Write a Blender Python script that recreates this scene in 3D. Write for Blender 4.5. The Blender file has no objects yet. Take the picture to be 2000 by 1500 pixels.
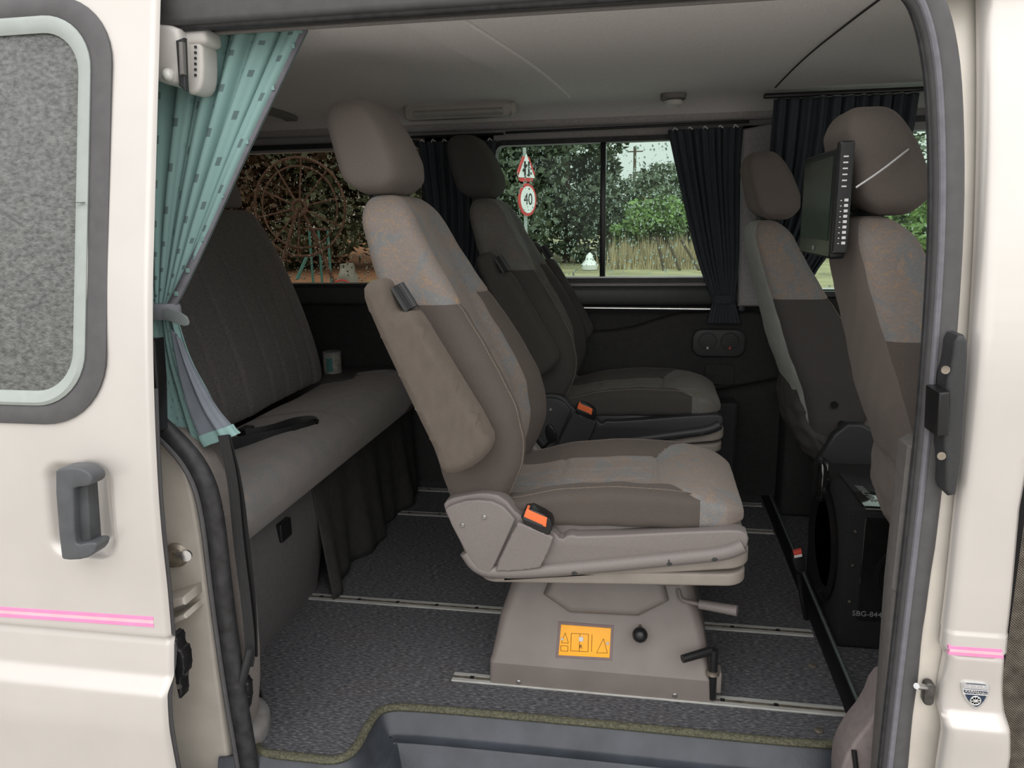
import bpy, bmesh, math, random
from mathutils import Vector, Matrix
import numpy as np
random.seed(7)
sc = bpy.context.scene
C = sc.collection
R_ = math.radians
# ------------------------------------------------------------------ camera
FPX = 1484.0; YAW = R_(10.3); PIT = R_(12.4); ROL = R_(-1.04); EYE = 1.3
_r = Vector((math.cos(YAW), math.sin(YAW), 0))
_F = Vector((-math.sin(YAW)*math.cos(PIT), math.cos(YAW)*math.cos(PIT), -math.sin(PIT)))
_u = _r.cross(_F)
_R = _r*math.cos(ROL)+_u*math.sin(ROL); _U = -_r*math.sin(ROL)+_u*math.cos(ROL)
cd = bpy.data.cameras.new('camera'); cam = bpy.data.objects.new('camera', cd); C.objects.link(cam)
cd.sensor_width = 36; cd.lens = FPX/2000*36; cd.clip_start = .02; cd.clip_end = 400
M = Matrix((_R, _U, -_F)).transposed().to_4x4(); M.translation = (0, 0, EYE); cam.matrix_world = M
sc.camera = cam
# ------------------------------------------------------------------ world: overcast sky, brighter overhead
w = bpy.data.worlds.new('overcast'); sc.world = w; w.use_nodes = True
nt = w.node_tree; nt.nodes.clear()
wo = nt.nodes.new('ShaderNodeOutputWorld'); wb = nt.nodes.new('ShaderNodeBackground')
tc = nt.nodes.new('ShaderNodeTexCoord'); sx = nt.nodes.new('ShaderNodeSeparateXYZ'); cr = nt.nodes.new('ShaderNodeValToRGB')
nt.links.new(tc.outputs['Generated'], sx.inputs[0]); nt.links.new(sx.outputs[2], cr.inputs[0])
cr.color_ramp.elements[0].position = 0; cr.color_ramp.elements[0].color = (.66, .655, .64, 1)
cr.color_ramp.elements[1].position = 1; cr.color_ramp.elements[1].color = (1.38, 1.36, 1.36, 1)
nt.links.new(cr.outputs[0], wb.inputs[0]); wb.inputs[1].default_value = 1.0
nt.links.new(wb.outputs[0], wo.inputs[0])
sun = bpy.data.lights.new('soft_sun', 'SUN'); sun.energy = .9; sun.angle = R_(70); sun.color = (1, .97, .93)
so = bpy.data.objects.new('soft_sun', sun); C.objects.link(so); so.rotation_euler = (R_(50), R_(6), 0)
sc.view_settings.view_transform = 'Standard'; sc.view_settings.look = 'None'
sc.view_settings.gamma = 1; sc.view_settings.use_curve_mapping = False
sc.view_settings.exposure = .46

# ------------------------------------------------------------------ helpers
def ray(u, v): return _R*((u-1000)/FPX) - _U*((v-750)/FPX) + _F
def PY(u, v, Y):
    d = ray(u, v); p = d*(Y/d.y); return Vector((p.x, Y, p.z+EYE))
def PX(u, v, X):
    d = ray(u, v); p = d*(X/d.x); return Vector((X, p.y, p.z+EYE))
def PZ(u, v, Z=0.):
    d = ray(u, v); p = d*((Z-EYE)/d.z); return Vector((p.x, p.y, Z))
def xz(u, v, Y): p = PY(u, v, Y); return (p.x, p.z)
def world_loc(o):
    l = Vector((0, 0, 0))
    while o is not None: l += o.location; o = o.parent
    return l
def tag(o, label=None, cat=None, group=None, kind=None):
    if label: o['label'] = label
    if cat: o['category'] = cat
    if group: o['group'] = group
    if kind: o['kind'] = kind
    return o
def thing(name, loc, label, cat, group=None):
    o = bpy.data.objects.new(name, None); C.objects.link(o); o.location = loc; o.empty_display_size = .05
    return tag(o, label, cat, group)
def struct(name, loc=(0, 0, 0)):
    o = bpy.data.objects.new(name, None); C.objects.link(o); o.location = loc; o['kind'] = 'structure'; return o
def mk(name, V, F, m=None, parent=None, smooth=True, ang=40, label=None, uv=None):
    off = world_loc(parent) if parent is not None else Vector((0, 0, 0))
    me = bpy.data.meshes.new(name)
    me.from_pydata([tuple(Vector(v)-off) for v in V], [], F)
    bm = bmesh.new(); bm.from_mesh(me); bmesh.ops.recalc_face_normals(bm, faces=bm.faces)
    if uv is not None:
        L = bm.loops.layers.uv.new('UVMap'); bm.verts.ensure_lookup_table()
        for f in bm.faces:
            for l in f.loops: l[L].uv = uv[l.vert.index]
    bm.to_mesh(me); bm.free()
    if smooth:
        me.polygons.foreach_set('use_smooth', [True]*len(me.polygons))
        if ang: me.set_sharp_from_angle(angle=R_(ang))
    if m: me.materials.append(m)
    o = bpy.data.objects.new(name, me); C.objects.link(o)
    if parent is not None: o.parent = parent
    if label: o['label'] = label
    return o
def boxes(name, L, m, parent=None, bev=.0, **k):
    """several axis boxes (lo,hi) in one mesh"""
    V, F = [], []
    for lo, hi in L:
        n = len(V)
        V += [(x, y, z) for x in (lo[0], hi[0]) for y in (lo[1], hi[1]) for z in (lo[2], hi[2])]
        F += [tuple(n+i for i in q) for q in ((0,1,3,2),(4,6,7,5),(0,4,5,1),(2,3,7,6),(0,2,6,4),(1,5,7,3))]
    o = mk(name, V, F, m, parent, **k)
    if bev: bevel(o, bev)
    return o
def box(name, lo, hi, m, parent=None, bev=.0, **k): return boxes(name, [(lo, hi)], m, parent, bev, **k)
def bevel(o, wd, seg=2):
    bm = bmesh.new(); bm.from_mesh(o.data)
    bmesh.ops.bevel(bm, geom=[e for e in bm.edges], offset=wd, segments=seg, profile=.5, affect='EDGES')
    bm.to_mesh(o.data); bm.free()
    o.data.polygons.foreach_set('use_smooth', [True]*len(o.data.polygons)); o.data.set_sharp_from_angle(angle=R_(50))
def smooth_poly(P, it=2, keep=()):
    P = [tuple(p) for p in P]
    for _ in range(it):
        Q = []
        n = len(P)
        for i in range(n):
            a, b = P[i], P[(i+1) % n]
            Q.append(tuple(a[k]*.75+b[k]*.25 for k in range(len(a)))); Q.append(tuple(a[k]*.25+b[k]*.75 for k in range(len(a))))
        P = Q
    return P
def smooth_line(P, it=2):
    P = [tuple(p) for p in P]
    for _ in range(it):
        Q = [P[0]]
        for a, b in zip(P, P[1:]):
            Q.append(tuple(x*.75+y*.25 for x, y in zip(a, b))); Q.append(tuple(x*.25+y*.75 for x, y in zip(a, b)))
        Q.append(P[-1]); P = Q
    return P
def slab(name, poly, a0, a1, m, parent=None, r=.01, axis='y', seg=4, both=True, lean=None, bulge=0, **k):
    """extrude a 2D outline along an axis with rounded rims. a0 = side towards -axis. poly in the two other coords."""
    n = len(poly); P = [Vector((p[0], p[1])) for p in poly]
    area = sum(P[i].x*P[(i+1) % n].y-P[(i+1) % n].x*P[i].y for i in range(n))
    if area < 0: P.reverse()
    N = []
    for i in range(n):
        d1 = (P[i]-P[i-1]); d2 = (P[(i+1) % n]-P[i])
        d1 = d1.normalized() if d1.length > 1e-9 else Vector((1, 0)); d2 = d2.normalized() if d2.length > 1e-9 else d1
        n1 = Vector((-d1.y, d1.x)); n2 = Vector((-d2.y, d2.x)); s = n1+n2
        s = s/max(s.length_squared/2, .6) if s.length > 1e-6 else n1
        N.append(s)
    rings = []
    r = min(r, abs(a1-a0)*.499)
    for i in range(seg+1):
        t = i/seg*math.pi/2; rings.append((a0+r*(1-math.sin(t)), r*(1-math.cos(math.pi/2-(math.pi/2-t)) if 0 else r*0+r*(1-math.sin(t)) and r*(1-math.cos(math.pi/2-t)))))
    rings = [(a0+r*(1-math.sin(i/seg*math.pi/2)), r*(1-math.cos(i/seg*math.pi/2))) for i in range(seg, -1, -1)]
    # i=seg: a=a0, inset=r ; i=0: a=a0+r, inset 0
    if both: rings += [(a1-r*(1-math.sin(i/seg*math.pi/2)), r*(1-math.cos(i/seg*math.pi/2))) for i in range(0, seg+1)]
    else: rings += [(a1, 0)]
    V, F = [], []
    def put(p, a):
        if lean: a = a+lean(p.x, p.y)
        return {'y': (p.x, a, p.y), 'x': (a, p.x, p.y), 'z': (p.x, p.y, a)}[axis]
    if r > .0025:
        I = [P[i]+N[i]*r for i in range(n)]
        A = np.array([tuple(p) for p in P]); Bv = np.roll(A, -1, 0)-A; L2 = (Bv**2).sum(1)+1e-12
        def pdist(q):
            d = q-A; tt = np.clip((d*Bv).sum(1)/L2, 0, 1); return float(np.sqrt(((d-Bv*tt[:, None])**2).sum(1).min()))
        bad = any((I[(i+1) % n]-I[i]).dot(P[(i+1) % n]-P[i]) < 0 for i in range(n)) or any(pdist(np.array(tuple(q))) < r*.93 for q in I)
        if bad:
            from mathutils.geometry import delaunay_2d_cdt
            lo, hi = A.min(0), A.max(0); st_ = max(r/4, math.sqrt((hi[0]-lo[0])*(hi[1]-lo[1])/2500))
            nx_, nz_ = np.roll(A, -1, 0), A
            def inside(x, y):
                yi, yj, xi, xj = A[:, 1], nx_[:, 1], A[:, 0], nx_[:, 0]
                cnd = ((yi > y) != (yj > y)) & (x < (xj-xi)*(y-yi)/(yj-yi+1e-15)+xi); return bool(cnd.sum() % 2)
            pts = list(P); g = []
            # rows close to the rim follow it, the rest is a grid
            for fr in (.04, .16, .36, .64):
                for i in range(n):
                    q = P[i]+N[i]*r*fr
                    if abs(pdist(np.array(tuple(q)))-r*fr) < r*.03*1.5 and inside(q.x, q.y): g.append(q)
            x = lo[0]
            while x < hi[0]:
                y = lo[1]
                while y < hi[1]:
                    if inside(x, y) and pdist(np.array((x, y))) > r*.7: g.append(Vector((x, y)))
                    y += st_
                x += st_
            res = delaunay_2d_cdt(pts+g, [(i, (i+1) % n) for i in range(n)], [], 1, 1e-6)
            vv, ff = res[0], res[2]; nv = len(vv)
            hgt = []
            for q in vv:
                d = min(pdist(np.array((q.x, q.y))), r); hgt.append(r-math.sqrt(max(r*r-(r-d)**2, 0)))
            V = [put(q, a0+h) for q, h in zip(vv, hgt)]+[put(q, (a1-h) if both else a1) for q, h in zip(vv, hgt)]
            F = [tuple(f) for f in ff]+[tuple(nv+i for i in reversed(f)) for f in ff]
            cnt = {}
            for f in ff:
                for i in range(len(f)):
                    e = (f[i], f[(i+1) % len(f)]); cnt[tuple(sorted(e))] = cnt.get(tuple(sorted(e)), 0)+1
            for f in ff:
                for i in range(len(f)):
                    e = (f[i], f[(i+1) % len(f)])
                    if cnt[tuple(sorted(e))] == 1: F.append((e[1], e[0], nv+e[0], nv+e[1]))
            return mk(name, V, F, m, parent, **k)
    for a, ins in rings:
        for i in range(n): V.append(put(P[i]+N[i]*ins, a))
    for j in range(len(rings)-1):
        for i in range(n):
            F.append((j*n+i, j*n+(i+1) % n, (j+1)*n+(i+1) % n, (j+1)*n+i))
    F.append(tuple(range(n))); F.append(tuple((len(rings)-1)*n+i for i in range(n)))
    return mk(name, V, F, m, parent, **k)
def rrect(x0, x1, z0, z1, r, seg=5):
    P = []
    for cx, cz, a in ((x1-r, z1-r, 0), (x0+r, z1-r, 90), (x0+r, z0+r, 180), (x1-r, z0+r, 270)):
        for i in range(seg+1):
            t = R_(a+90*i/seg); P.append((cx+r*math.cos(t), cz+r*math.sin(t)))
    return P
def tube(name, pts, rad, m, parent=None, seg=10, it=2, flat=1., closed=False, cap=True, up=None, **k):
    P = [Vector(p) for p in (smooth_line(pts, it) if it else pts)]
    n = len(P); V, F = [], []
    prev = None
    for i, p in enumerate(P):
        t = (P[min(i+1, n-1)]-P[max(i-1, 0)]).normalized()
        if prev is None:
            ref = Vector(up) if up else (Vector((0, 0, 1)) if abs(t.z) < .9 else Vector((1, 0, 0)))
        else: ref = prev
        if up: ref = Vector(up)
        b = t.cross(ref).normalized(); nn = b.cross(t).normalized(); prev = nn
        rr = rad(i/(n-1)) if callable(rad) else rad
        for j in range(seg):
            a = 2*math.pi*j/seg; V.append(p+b*math.cos(a)*rr+nn*math.sin(a)*rr*flat)
    for i in range(n-1):
        for j in range(seg): F.append((i*seg+j, i*seg+(j+1) % seg, (i+1)*seg+(j+1) % seg, (i+1)*seg+j))
    if cap: F.append(tuple(range(seg))); F.append(tuple((n-1)*seg+j for j in range(seg)))
    return mk(name, V, F, m, parent, **k)
def cyl(name, a, b, r, m, parent=None, seg=16, r2=None, **k):
    r2 = r if r2 is None else r2
    return tube(name, [a, b], (lambda t: r+(r2-r)*t), m, parent, seg=seg, it=0, **k)
def lathe(name, prof, org, axis, m, parent=None, seg=24, **k):
    """prof list of (radius, along)"""
    ax = Vector(axis).normalized(); ref = Vector((0, 0, 1)) if abs(ax.z) < .9 else Vector((1, 0, 0))
    b = ax.cross(ref).normalized(); c = b.cross(ax); V, F = [], []
    o = Vector(org)
    for r, h in prof:
        for j in range(seg):
            t = 2*math.pi*j/seg; V.append(o+ax*h+b*math.cos(t)*r+c*math.sin(t)*r)
    n = len(prof)
    for i in range(n-1):
        for j in range(seg): F.append((i*seg+j, i*seg+(j+1) % seg, (i+1)*seg+(j+1) % seg, (i+1)*seg+j))
    F.append(tuple(range(seg))); F.append(tuple((n-1)*seg+j for j in range(seg)))
    return mk(name, V, F, m, parent, **k)
def ball(name, c, r, m, parent=None, **k):
    return lathe(name, [(max(r*math.sin(math.pi*i/12), 1e-4), -r*math.cos(math.pi*i/12)) for i in range(13)], c, (0, 0, 1), m, parent, **k)
def bridge(name, rings, m, parent=None, cap=True, **k):
    n = len(rings[0]); V = [v for r in rings for v in r]; F = []
    for j in range(len(rings)-1):
        for i in range(n): F.append((j*n+i, j*n+(i+1) % n, (j+1)*n+(i+1) % n, (j+1)*n+i))
    if cap: F.append(tuple(range(n))); F.append(tuple((len(rings)-1)*n+i for i in range(n)))
    return mk(name, V, F, m, parent, **k)
def interp(T, x):
    if x <= T[0][0]: return T[0][1]
    for (a, p), (b, q) in zip(T, T[1:]):
        if x <= b: 
            t = (x-a)/(b-a); return p+(q-p)*t
    return T[-1][1]
def sinterp(T):
    """smooth table"""
    xs = np.array([t[0] for t in T]); ys = np.array([t[1] for t in T])
    g = np.linspace(xs[0], xs[-1], 160); y = np.interp(g, xs, ys)
    kk = np.ones(13)/13; yp = np.pad(y, 6, mode='reflect', reflect_type='odd'); y = np.convolve(yp, kk, 'valid')
    return lambda x: float(np.interp(x, g, y))
def sstep(a, b, x):
    t = min(max((x-a)/(b-a), 0), 1); return t*t*(3-2*t)
def text(name, s, loc, size, rotm, m, parent, extr=.0004, align='CENTER'):
    cu = bpy.data.curves.new(name, 'FONT'); cu.body = s; cu.size = size; cu.extrude = extr; cu.align_x = align; cu.align_y = 'CENTER'
    to = bpy.data.objects.new(name, cu); C.objects.link(to)
    dg = bpy.context.evaluated_depsgraph_get(); me = bpy.data.meshes.new_from_object(to.evaluated_get(dg))
    bpy.data.objects.remove(to)
    me.materials.clear(); me.materials.append(m)
    o = bpy.data.objects.new(name, me); C.objects.link(o)
    o.matrix_world = Matrix.Translation(Vector(loc)-(world_loc(parent) if parent else Vector((0, 0, 0)))) @ rotm.to_4x4()
    if parent: o.parent = parent
    return o
def basis(xa, ya):
    x = Vector(xa).normalized(); z = x.cross(Vector(ya)).normalized(); y = z.cross(x)
    return Matrix((x, y, z)).transposed()

# ------------------------------------------------------------------ materials
MATS = {}
def mat(name, col, rough=.6, metal=0, noise=None, bump=None, spec=.5, sheen=0, coat=0, coord='Object', alpha=None, trans=0, ior=1.45):
    """noise=(scale, amount, stretch)  bump=(scale, strength, stretch)"""
    m = bpy.data.materials.new(name); m.use_nodes = True; t = m.node_tree; b = t.nodes['Principled BSDF']
    b.inputs['Base Color'].default_value = (*col, 1); b.inputs['Roughness'].default_value = rough
    b.inputs['Metallic'].default_value = metal; b.inputs['Specular IOR Level'].default_value = spec
    b.inputs['Sheen Weight'].default_value = sheen; b.inputs['Sheen Roughness'].default_value = .45
    b.inputs['Sheen Tint'].default_value = (*[min(1, c*2.5) for c in col], 1)
    b.inputs['Coat Weight'].default_value = coat; b.inputs['Coat Roughness'].default_value = .08
    b.inputs['Transmission Weight'].default_value = trans; b.inputs['IOR'].default_value = ior
    tcn = t.nodes.new('ShaderNodeTexCoord')
    def nz(scale, st, det=4):
        mp = t.nodes.new('ShaderNodeMapping'); mp.inputs['Scale'].default_value = st
        n = t.nodes.new('ShaderNodeTexNoise'); n.inputs['Scale'].default_value = scale; n.inputs['Detail'].default_value = det
        t.links.new(tcn.outputs[coord], mp.inputs[0]); t.links.new(mp.outputs[0], n.inputs['Vector']); return n
    if noise:
        n = nz(noise[0], noise[2] if len(noise) > 2 else (1, 1, 1)); a = noise[1]
        rp = t.nodes.new('ShaderNodeValToRGB'); rp.color_ramp.elements[0].position = .3; rp.color_ramp.elements[1].position = .7
        rp.color_ramp.elements[0].color = (*[max(c*(1-a), 0) for c in col], 1); rp.color_ramp.elements[1].color = (*[min(c*(1+a), 1) for c in col], 1)
        t.links.new(n.outputs[0], rp.inputs[0]); t.links.new(rp.outputs[0], b.inputs['Base Color'])
    if bump:
        n = nz(bump[0], bump[2] if len(bump) > 2 else (1, 1, 1), 3); bp = t.nodes.new('ShaderNodeBump')
        bp.inputs['Strength'].default_value = bump[1]; bp.inputs['Distance'].default_value = .003
        t.links.new(n.outputs[0], bp.inputs['Height']); t.links.new(bp.outputs[0], b.inputs['Normal'])
    MATS[name] = m; return m
def node(m, typ, **k):
    n = m.node_tree.nodes.new(typ)
    for a, v in k.items(): setattr(n, a, v)
    return n
paint = mat('champagne paint', (.60, .57, .54), .36, .28, noise=(6, .03), coat=.5)
paint_jamb = mat('jamb paint', (.60, .56, .50), .4, .1, noise=(9, .10), coat=.2)
rubber = mat('black rubber', (.028, .028, .03), .5, noise=(40, .4))
rubber_grey = mat('weathered grey rubber', (.085, .083, .086), .5, noise=(30, .10), bump=(200, .08))
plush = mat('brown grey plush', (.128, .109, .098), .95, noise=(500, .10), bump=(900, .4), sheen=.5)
armfur = mat('armrest fur', (.112, .093, .077), .95, noise=(60, .07, (1, 1, .4)), bump=(700, .6, (1, 1, .5)), sheen=.6)
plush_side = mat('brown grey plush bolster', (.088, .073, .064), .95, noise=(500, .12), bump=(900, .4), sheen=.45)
taupe = mat('taupe plastic', (.185, .163, .155), .42, noise=(200, .05), bump=(500, .12))
taupe_metal = mat('taupe painted steel', (.175, .152, .14), .45, noise=(12, .08), bump=(500, .1))
taupe_plate = mat('taupe plate', (.27, .24, .21), .5, noise=(14, .1), bump=(300, .08))
charc = mat('charcoal plastic', (.035, .036, .038), .45, noise=(200, .1), bump=(500, .1))
blackp = mat('black plastic', (.012, .012, .013), .3, noise=(60, .1))
darktrim = mat('dark trim panel', (.030, .029, .029), .8, noise=(60, .15), bump=(350, .3))
wallcloth = mat('grey wall cloth', (.38, .36, .36), .95, noise=(90, .1), bump=(400, .3))
headliner = mat('grey headliner cloth', (.80, .765, .755), .95, noise=(160, .07), bump=(500, .3))
trimgrey = mat('grey trim board', (.19, .18, .17), .7, noise=(150, .08), bump=(500, .3))
chrome = mat('bright metal', (.75, .76, .76), .22, 1, noise=(30, .1))
alu = mat('rail aluminium', (.66, .66, .63), .45, .55, noise=(40, .2, (.3, 6, 1)))
steel = mat('dirty steel', (.33, .29, .24), .4, .8, noise=(40, .4))
zinc = mat('dull zinc', (.36, .35, .34), .35, .85, noise=(40, .2))
seamm = mat('seam piping', (.145, .12, .10), .9, noise=(400, .4))
webbing = mat('black webbing', (.014, .014, .015), .6, bump=(200, .4, (1, 1, .2)))
wiperwhite = mat('white plastic', (.62, .60, .57), .4, noise=(30, .04))
greyplastic = mat('blue grey plastic', (.043, .049, .060), .42, noise=(12, .25), bump=(150, .15))
orange = mat('orange plastic', (.85, .17, .05), .4, noise=(40, .05))
red = mat('red plastic', (.55, .06, .04), .4, noise=(40, .05))
sticker = mat('amber sticker', (.95, .42, .02), .45, noise=(30, .04))
ink = mat('dark print', (.10, .05, .01), .6, noise=(30, .04))
whiteink = mat('white print', (.6, .6, .6), .5, noise=(30, .04))
greyink = mat('grey print', (.24, .25, .25), .5, noise=(30, .04))
pink = mat('pink stripe', (.84, .28, .52), .4, noise=(30, .05))
palepink = mat('pale pink stripe', (.80, .50, .58), .4, noise=(30, .05))
navy = mat('navy enamel', (.02, .035, .07), .25, noise=(30, .1))
olive = mat('olive carpet binding', (.095, .093, .062), 1, noise=(160, .45), bump=(260, 1.))
darkcurt = mat('dark blue grey curtain', (.045, .052, .062), .9, noise=(50, .12, (4, 4, .3)), bump=(300, .3))
skirtm = mat('dark skirt cloth', (.04, .038, .037), .95, noise=(30, .2), bump=(300, .4))
greenlip = mat('grey edge band', (.16, .16, .18), .8, noise=(60, .1))
bark = mat('tree bark', (.10, .08, .06), .9, noise=(12, .4), bump=(20, .6))
grasst = mat('dry tall grass', (.38, .31, .19), .9, noise=(3, .3))
rust = mat('rusty iron', (.10, .055, .042), .8, noise=(6, .4))
signwhite = mat('sign white', (.80, .80, .80), .5, noise=(5, .05))
signred = mat('sign red', (.55, .05, .05), .5, noise=(5, .1))
signblack = mat('sign black', (.01, .01, .01), .5, noise=(5, .1))
postgrey = mat('galvanised post', (.35, .38, .37), .5, .4, noise=(5, .1))
tealpaint = mat('teal paint', (.08, .25, .24), .6, noise=(5, .1))
rooftile = mat('faded roof tile', (.45, .25, .16), .8, noise=(4, .2))
hutwall = mat('hut wall', (.35, .30, .25), .8, noise=(4, .2))
screenm = mat('screen glass', (.008, .018, .013), .2, noise=(2, .2), spec=.3)
glosblack = mat('gloss black plexi', (.01, .01, .01), .06, noise=(30, .2), coat=1)
def leafmat(name, c):
    m = mat(name, c, .6, noise=(1.2, .5)); m.node_tree.nodes['Principled BSDF'].inputs['Transmission Weight'].default_value = 0; return m
leaf_dark = leafmat('dark green leaves', (.10, .125, .08)); leaf_mid = leafmat('mid green leaves', (.14, .175, .11)); leaf_bright = leafmat('bright green leaves', (.20, .30, .11))
leaf_brown = leafmat('brown red twigs', (.11, .075, .05))
# patterned seat fabric: taupe with blue and ochre scribbles
def patterned(name, base, k=1.):
    m = mat(name, base, .95, bump=(380, .4), sheen=.35); t = m.node_tree; b = t.nodes['Principled BSDF']
    tcn = [n for n in t.nodes if n.type == 'TEX_COORD'][0]
    def noise(s, d=3, dist=0.):
        n = t.nodes.new('ShaderNodeTexNoise'); n.inputs['Scale'].default_value = s; n.inputs['Detail'].default_value = d; n.inputs['Distortion'].default_value = dist
        t.links.new(tcn.outputs['Object'], n.inputs['Vector']); return n
    def ramp(n, pts):
        r = t.nodes.new('ShaderNodeValToRGB'); e = r.color_ramp.elements
        e[0].position, e[0].color = pts[0][0], (*[pts[0][1]]*3, 1); e[1].position, e[1].color = pts[-1][0], (*[pts[-1][1]]*3, 1)
        for p, v in pts[1:-1]: q = e.new(p); q.color = (v, v, v, 1)
        t.links.new(n.outputs[0], r.inputs[0]); return r
    def mix(prev, fac, col):
        x = t.nodes.new('ShaderNodeMix'); x.data_type = 'RGBA'; t.links.new(fac.outputs[0], x.inputs[0])
        if isinstance(prev, tuple): x.inputs[6].default_value = (*prev, 1)
        else: t.links.new(prev.outputs[2], x.inputs[6])
        x.inputs[7].default_value = (*col, 1); return x
    a = mix(base, ramp(noise(7, 2, 1.5), [(.5, 0), (.58, .45*k), (.66, .5*k)]), (.15, .19, .21))
    a = mix(a, ramp(noise(11, 2, 3.), [(.48, 0), (.5, .5*k), (.52, 0)]), (.36, .22, .10))
    a = mix(a, ramp(noise(16, 2, 2.), [(.49, 0), (.505, .4*k), (.52, 0)]), (.30, .24, .20))
    a = mix(a, ramp(noise(150, 2), [(.4, 0), (.7, .35)]), tuple(c*.7 for c in base))
    t.links.new(a.outputs[2], b.inputs['Base Color']); return m
fabric = patterned('patterned seat velour', (.215, .186, .168), 1.2)
fabric_shade = patterned('shade toned patterned velour', (.135, .128, .115), .5)  # seat velour with the shade away from the door put into its colour
plush_shade = mat('shade toned plush far', (.058, .053, .048), .95, noise=(500, .12), bump=(900, .4), sheen=.35)  # plush darkened in its colour to stand for the same shade
fabric_dim = patterned('patterned bench velour', (.25, .23, .22), .6)
# carpet
carpet = mat('dark heather carpet', (.07, .07, .078), 1, bump=(420, .9))
t = carpet.node_tree; b = t.nodes['Principled BSDF']; tcn = [n for n in t.nodes if n.type == 'TEX_COORD'][0]
mp = node(carpet, 'ShaderNodeMapping'); mp.inputs['Scale'].default_value = (.28, 1, 1); n1 = node(carpet, 'ShaderNodeTexNoise'); n1.inputs['Scale'].default_value = 230; n1.inputs['Detail'].default_value = 5
t.links.new(tcn.outputs['Object'], mp.inputs[0]); t.links.new(mp.outputs[0], n1.inputs['Vector'])
r1 = node(carpet, 'ShaderNodeValToRGB'); e = r1.color_ramp.elements
e[0].position = .3; e[0].color = (.030, .031, .035, 1); e[1].position = .78; e[1].color = (.29, .285, .285, 1); q = e.new(.55); q.color = (.10, .102, .112, 1)
t.links.new(n1.outputs[0], r1.inputs[0])
n2 = node(carpet, 'ShaderNodeTexNoise'); n2.inputs['Scale'].default_value = 3.5; n2.inputs['Detail'].default_value = 5; t.links.new(tcn.outputs['Object'], n2.inputs['Vector'])
r2 = node(carpet, 'ShaderNodeValToRGB'); r2.color_ramp.elements[0].position = .55; r2.color_ramp.elements[1].position = .75; t.links.new(n2.outputs[0], r2.inputs[0])
mm = node(carpet, 'ShaderNodeMath', operation='MULTIPLY'); mm.inputs[1].default_value = .3; t.links.new(r2.outputs[0], mm.inputs[0])
mx = node(carpet, 'ShaderNodeMix', data_type='RGBA'); t.links.new(mm.outputs[0], mx.inputs[0]); t.links.new(r1.outputs[0], mx.inputs[6]); mx.inputs[7].default_value = (.12, .075, .05, 1)
t.links.new(mx.outputs[2], b.inputs['Base Color'])
# teal curtain with small printed dashes (UV in metres)
teal = mat('teal curtain cloth', (.15, .31, .29), .9, bump=(500, .2)); t = teal.node_tree; b = t.nodes['Principled BSDF']
uvn = node(teal, 'ShaderNodeUVMap'); sp = node(teal, 'ShaderNodeSeparateXYZ'); t.links.new(uvn.outputs[0], sp.inputs[0])
def M_(op, a, bb=None):
    n = node(teal, 'ShaderNodeMath', operation=op)
    for i, v in enumerate((a, bb)):
        if v is None: continue
        if isinstance(v, (int, float)): n.inputs[i].default_value = v
        else: t.links.new(v, n.inputs[i])
    return n.outputs[0]
def dash(nu, nv, wu, wv, ou, ov):
    cu = M_('ADD', M_('MULTIPLY', sp.outputs[0], nu), ou)
    cv = M_('ADD', M_('ADD', M_('MULTIPLY', sp.outputs[1], nv), ov), M_('MULTIPLY', M_('FLOOR', cu), .37))
    return M_('MULTIPLY', M_('LESS_THAN', M_('FRACT', cu), wu), M_('LESS_THAN', M_('FRACT', cv), wv))
d1 = dash(15, 11, .13, .19, .1, .2); d2 = dash(15, 11, .11, .10, .45, .75); d3 = dash(15, 11, .15, .14, .7, .3)
mx1 = node(teal, 'ShaderNodeMix', data_type='RGBA'); mx1.inputs[6].default_value = (.24, .385, .37, 1); mx1.inputs[7].default_value = (.12, .18, .18, 1); t.links.new(d1, mx1.inputs[0])
mx2 = node(teal, 'ShaderNodeMix', data_type='RGBA'); t.links.new(mx1.outputs[2], mx2.inputs[6]); mx2.inputs[7].default_value = (.14, .22, .21, 1); t.links.new(d2, mx2.inputs[0])
mx3 = node(teal, 'ShaderNodeMix', data_type='RGBA'); t.links.new(mx2.outputs[2], mx3.inputs[6]); mx3.inputs[7].default_value = (.20, .33, .32, 1); t.links.new(d3, mx3.inputs[0])
t.links.new(mx3.outputs[2], b.inputs['Base Color'])
backlin = mat('grey curtain lining', (.16, .18, .21), .8, noise=(20, .1), bump=(300, .2))
# window panes
def pane_mat(name, tint, refl=.08, rough=.02):
    m = bpy.data.materials.new(name); m.use_nodes = True; t = m.node_tree; t.nodes.clear()
    o = t.nodes.new('ShaderNodeOutputMaterial'); tr = t.nodes.new('ShaderNodeBsdfTransparent'); gl = t.nodes.new('ShaderNodeBsdfGlossy'); mx = t.nodes.new('ShaderNodeMixShader')
    fr = t.nodes.new('ShaderNodeFresnel'); fr.inputs[0].default_value = 1.22
    tr.inputs[0].default_value = (*tint, 1); gl.inputs['Roughness'].default_value = rough
    t.links.new(fr.outputs[0], mx.inputs[0]); t.links.new(tr.outputs[0], mx.inputs[1]); t.links.new(gl.outputs[0], mx.inputs[2]); t.links.new(mx.outputs[0], o.inputs[0]); return m
glass_clear = pane_mat('green tinted glass', (.80, .90, .85)); glass_dim = pane_mat('dusty tinted glass', (.56, .54, .48))
dropm = mat('rain drops', (.9, .95, .95), .08, trans=1, ior=1.33, noise=(5, .02))
privacy = mat('wet privacy glass', (.10, .105, .10), .3, noise=(120, .55, (.6, 1, 1)), bump=(260, .9, (.6, 1, 1)), coat=.3)
groundm = mat('grey gravel', (.42, .40, .37), .95, noise=(3, .25), bump=(40, .8))
groundback = mat('dry grass verge', (.33, .30, .17), .95, noise=(.8, .3), bump=(10, .6))
redgrit = mat('red grit ground', (.40, .22, .14), .95, noise=(2, .25))

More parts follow.
